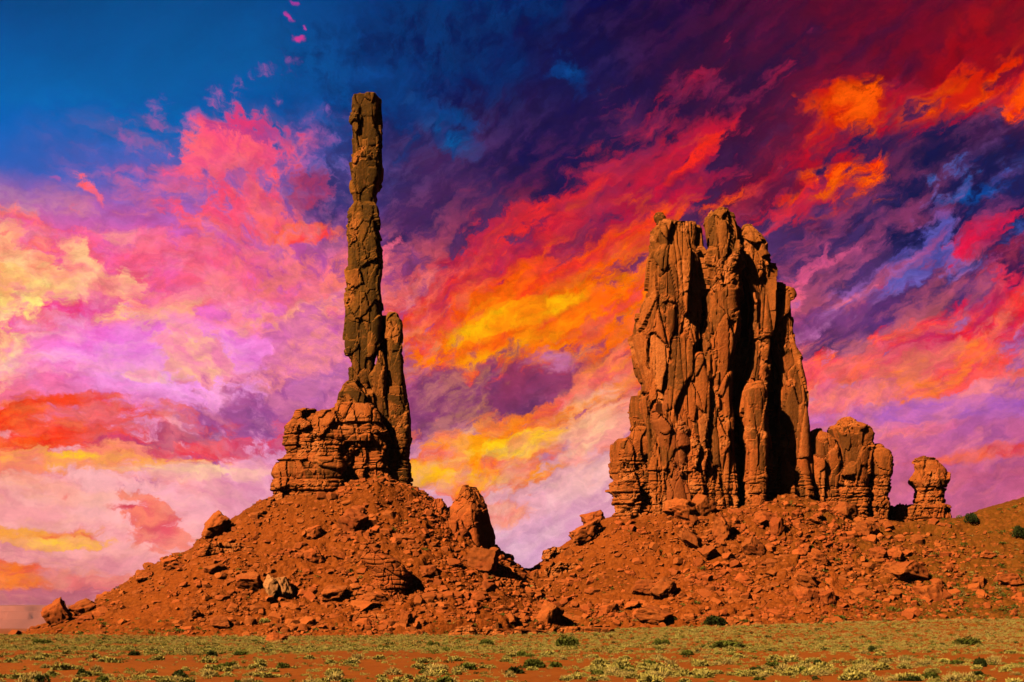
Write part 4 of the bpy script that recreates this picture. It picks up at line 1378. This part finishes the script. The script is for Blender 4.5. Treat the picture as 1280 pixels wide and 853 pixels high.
for ki, (kd, nm, mt) in enumerate(KINDS):
    idx = np.nonzero(~single & (kind_ == ki))[0]
    V = []
    T = []
    var = RV.integers(0, 8, len(idx))
    for j in range(8):
        q = idx[var == j]
        tv, tt = LOW[kd][j]
        r = R_[q][:, None, None, None]
        a = RV.uniform(0, 6.28, len(q))[:, None, None]
        x = tv[None, ..., 0] * np.cos(a) - tv[None, ..., 1] * np.sin(a)
        y = tv[None, ..., 0] * np.sin(a) + tv[None, ..., 1] * np.cos(a)
        P = np.stack([x, y, np.repeat(tv[None, ..., 2], len(q), 0) * .85], -1) * r
        P = P + np.stack([X_[q], Y_[q], Zt[q] - .03], 1)[:, None, None]
        V.append(P.reshape(-1, 3))
        T.append(np.clip(np.repeat(tt.ravel()[None], len(q), 0) * .75 + RV.random(len(q))[:, None] * .3, 0, 1).ravel())
    V, T = np.concatenate(V), np.concatenate(T)
    nm2 = {'sage': 'sage_scrub', 'green': 'green_scrub', 'dark': 'dark_scrub', 'straw': 'dry_grass'}[kd]
    me = fast_mesh(nm2, V, np.arange(len(V)).reshape(-1, 3), mt, False, T)
    tag(link(nm2, me), 'low ' + DESC[kd] + 's covering the plain', None, None, 'stuff')
print('scrub', n_, 'singles', single.sum())

# ------------------------------------------------------------------ far mesa and the air
M_MESA = rock_material('far_sandstone', rgb(.72, .21, .13), rgb(.36, .12, .085), rgb(.78, .27, .17), rgb(.68, .18, .11), grain=8, varnish=.8, loose=True)


def mesa():
    D0 = 45000.0
    us = np.arange(-31500, -10500, 56.0)
    prof = np.array([[0, -70], [90, -58], [330, 10], [430, 34], [432, 58], [470, 64], [473, 84], [520, 90], [1500, 93], [1900, 60], [2200, -80]])
    vs = np.concatenate([np.arange(0, 420, 22), np.arange(420, 540, 6), np.linspace(560, 2200, 26)])
    X, Vv = np.meshgrid(us, vs)
    x, v = X.ravel(), Vv.ravel()
    P = np.stack([x / 150, x * 0, x * 0], 1)
    shift = 70 * fbm(P / 8, 3, 301)
    z = 7.5 * np.interp(v + shift * smooth(0, 300, v), prof[:, 0], prof[:, 1])
    z = z * (1 - smooth(-12750, -10900, x)) - 600 * smooth(-12750, -10900, x) + 2.5 * fbm(np.stack([x / 300, v / 40, x * 0], 1), 3, 311)
    z = z + 9.0 * fbm(np.stack([x / 1500, v / 600, x * 0], 1), 3, 313) * smooth(380, 520, v)
    y = D0 + (v - 470) * 6.0
    me = fast_mesh('mesa', np.stack([x + 23000, y - D0, z], 1), grid_faces(len(vs), len(us), False), M_MESA)
    return tag(link('mesa', me, None, (-23000, D0, 0)), 'flat topped far mesa in pink haze at the left horizon', 'mesa')


mesa()
hm = bpy.data.materials.new('haze')
hm.use_nodes = True
n = N(hm.node_tree)
pv = n.node('ShaderNodeVolumePrincipled')
pv.inputs['Color'].default_value = (.88, .72, .92, 1)
pv.inputs['Density'].default_value = 0.000006
o_ = n.node('ShaderNodeOutputMaterial')
n.put(o_.inputs['Volume'], pv.outputs[0])
bv = np.array([[x, y, z] for x in (-34000, 20000) for y in (-400, 57000) for z in (-650, 760)], float)
bf = np.array([[0, 1, 3, 2], [4, 6, 7, 5], [0, 4, 5, 1], [2, 3, 7, 6], [0, 2, 6, 4], [1, 5, 7, 3]])
tag(link('haze', fast_mesh('haze', bv, bf, hm, False)), kind='stuff')
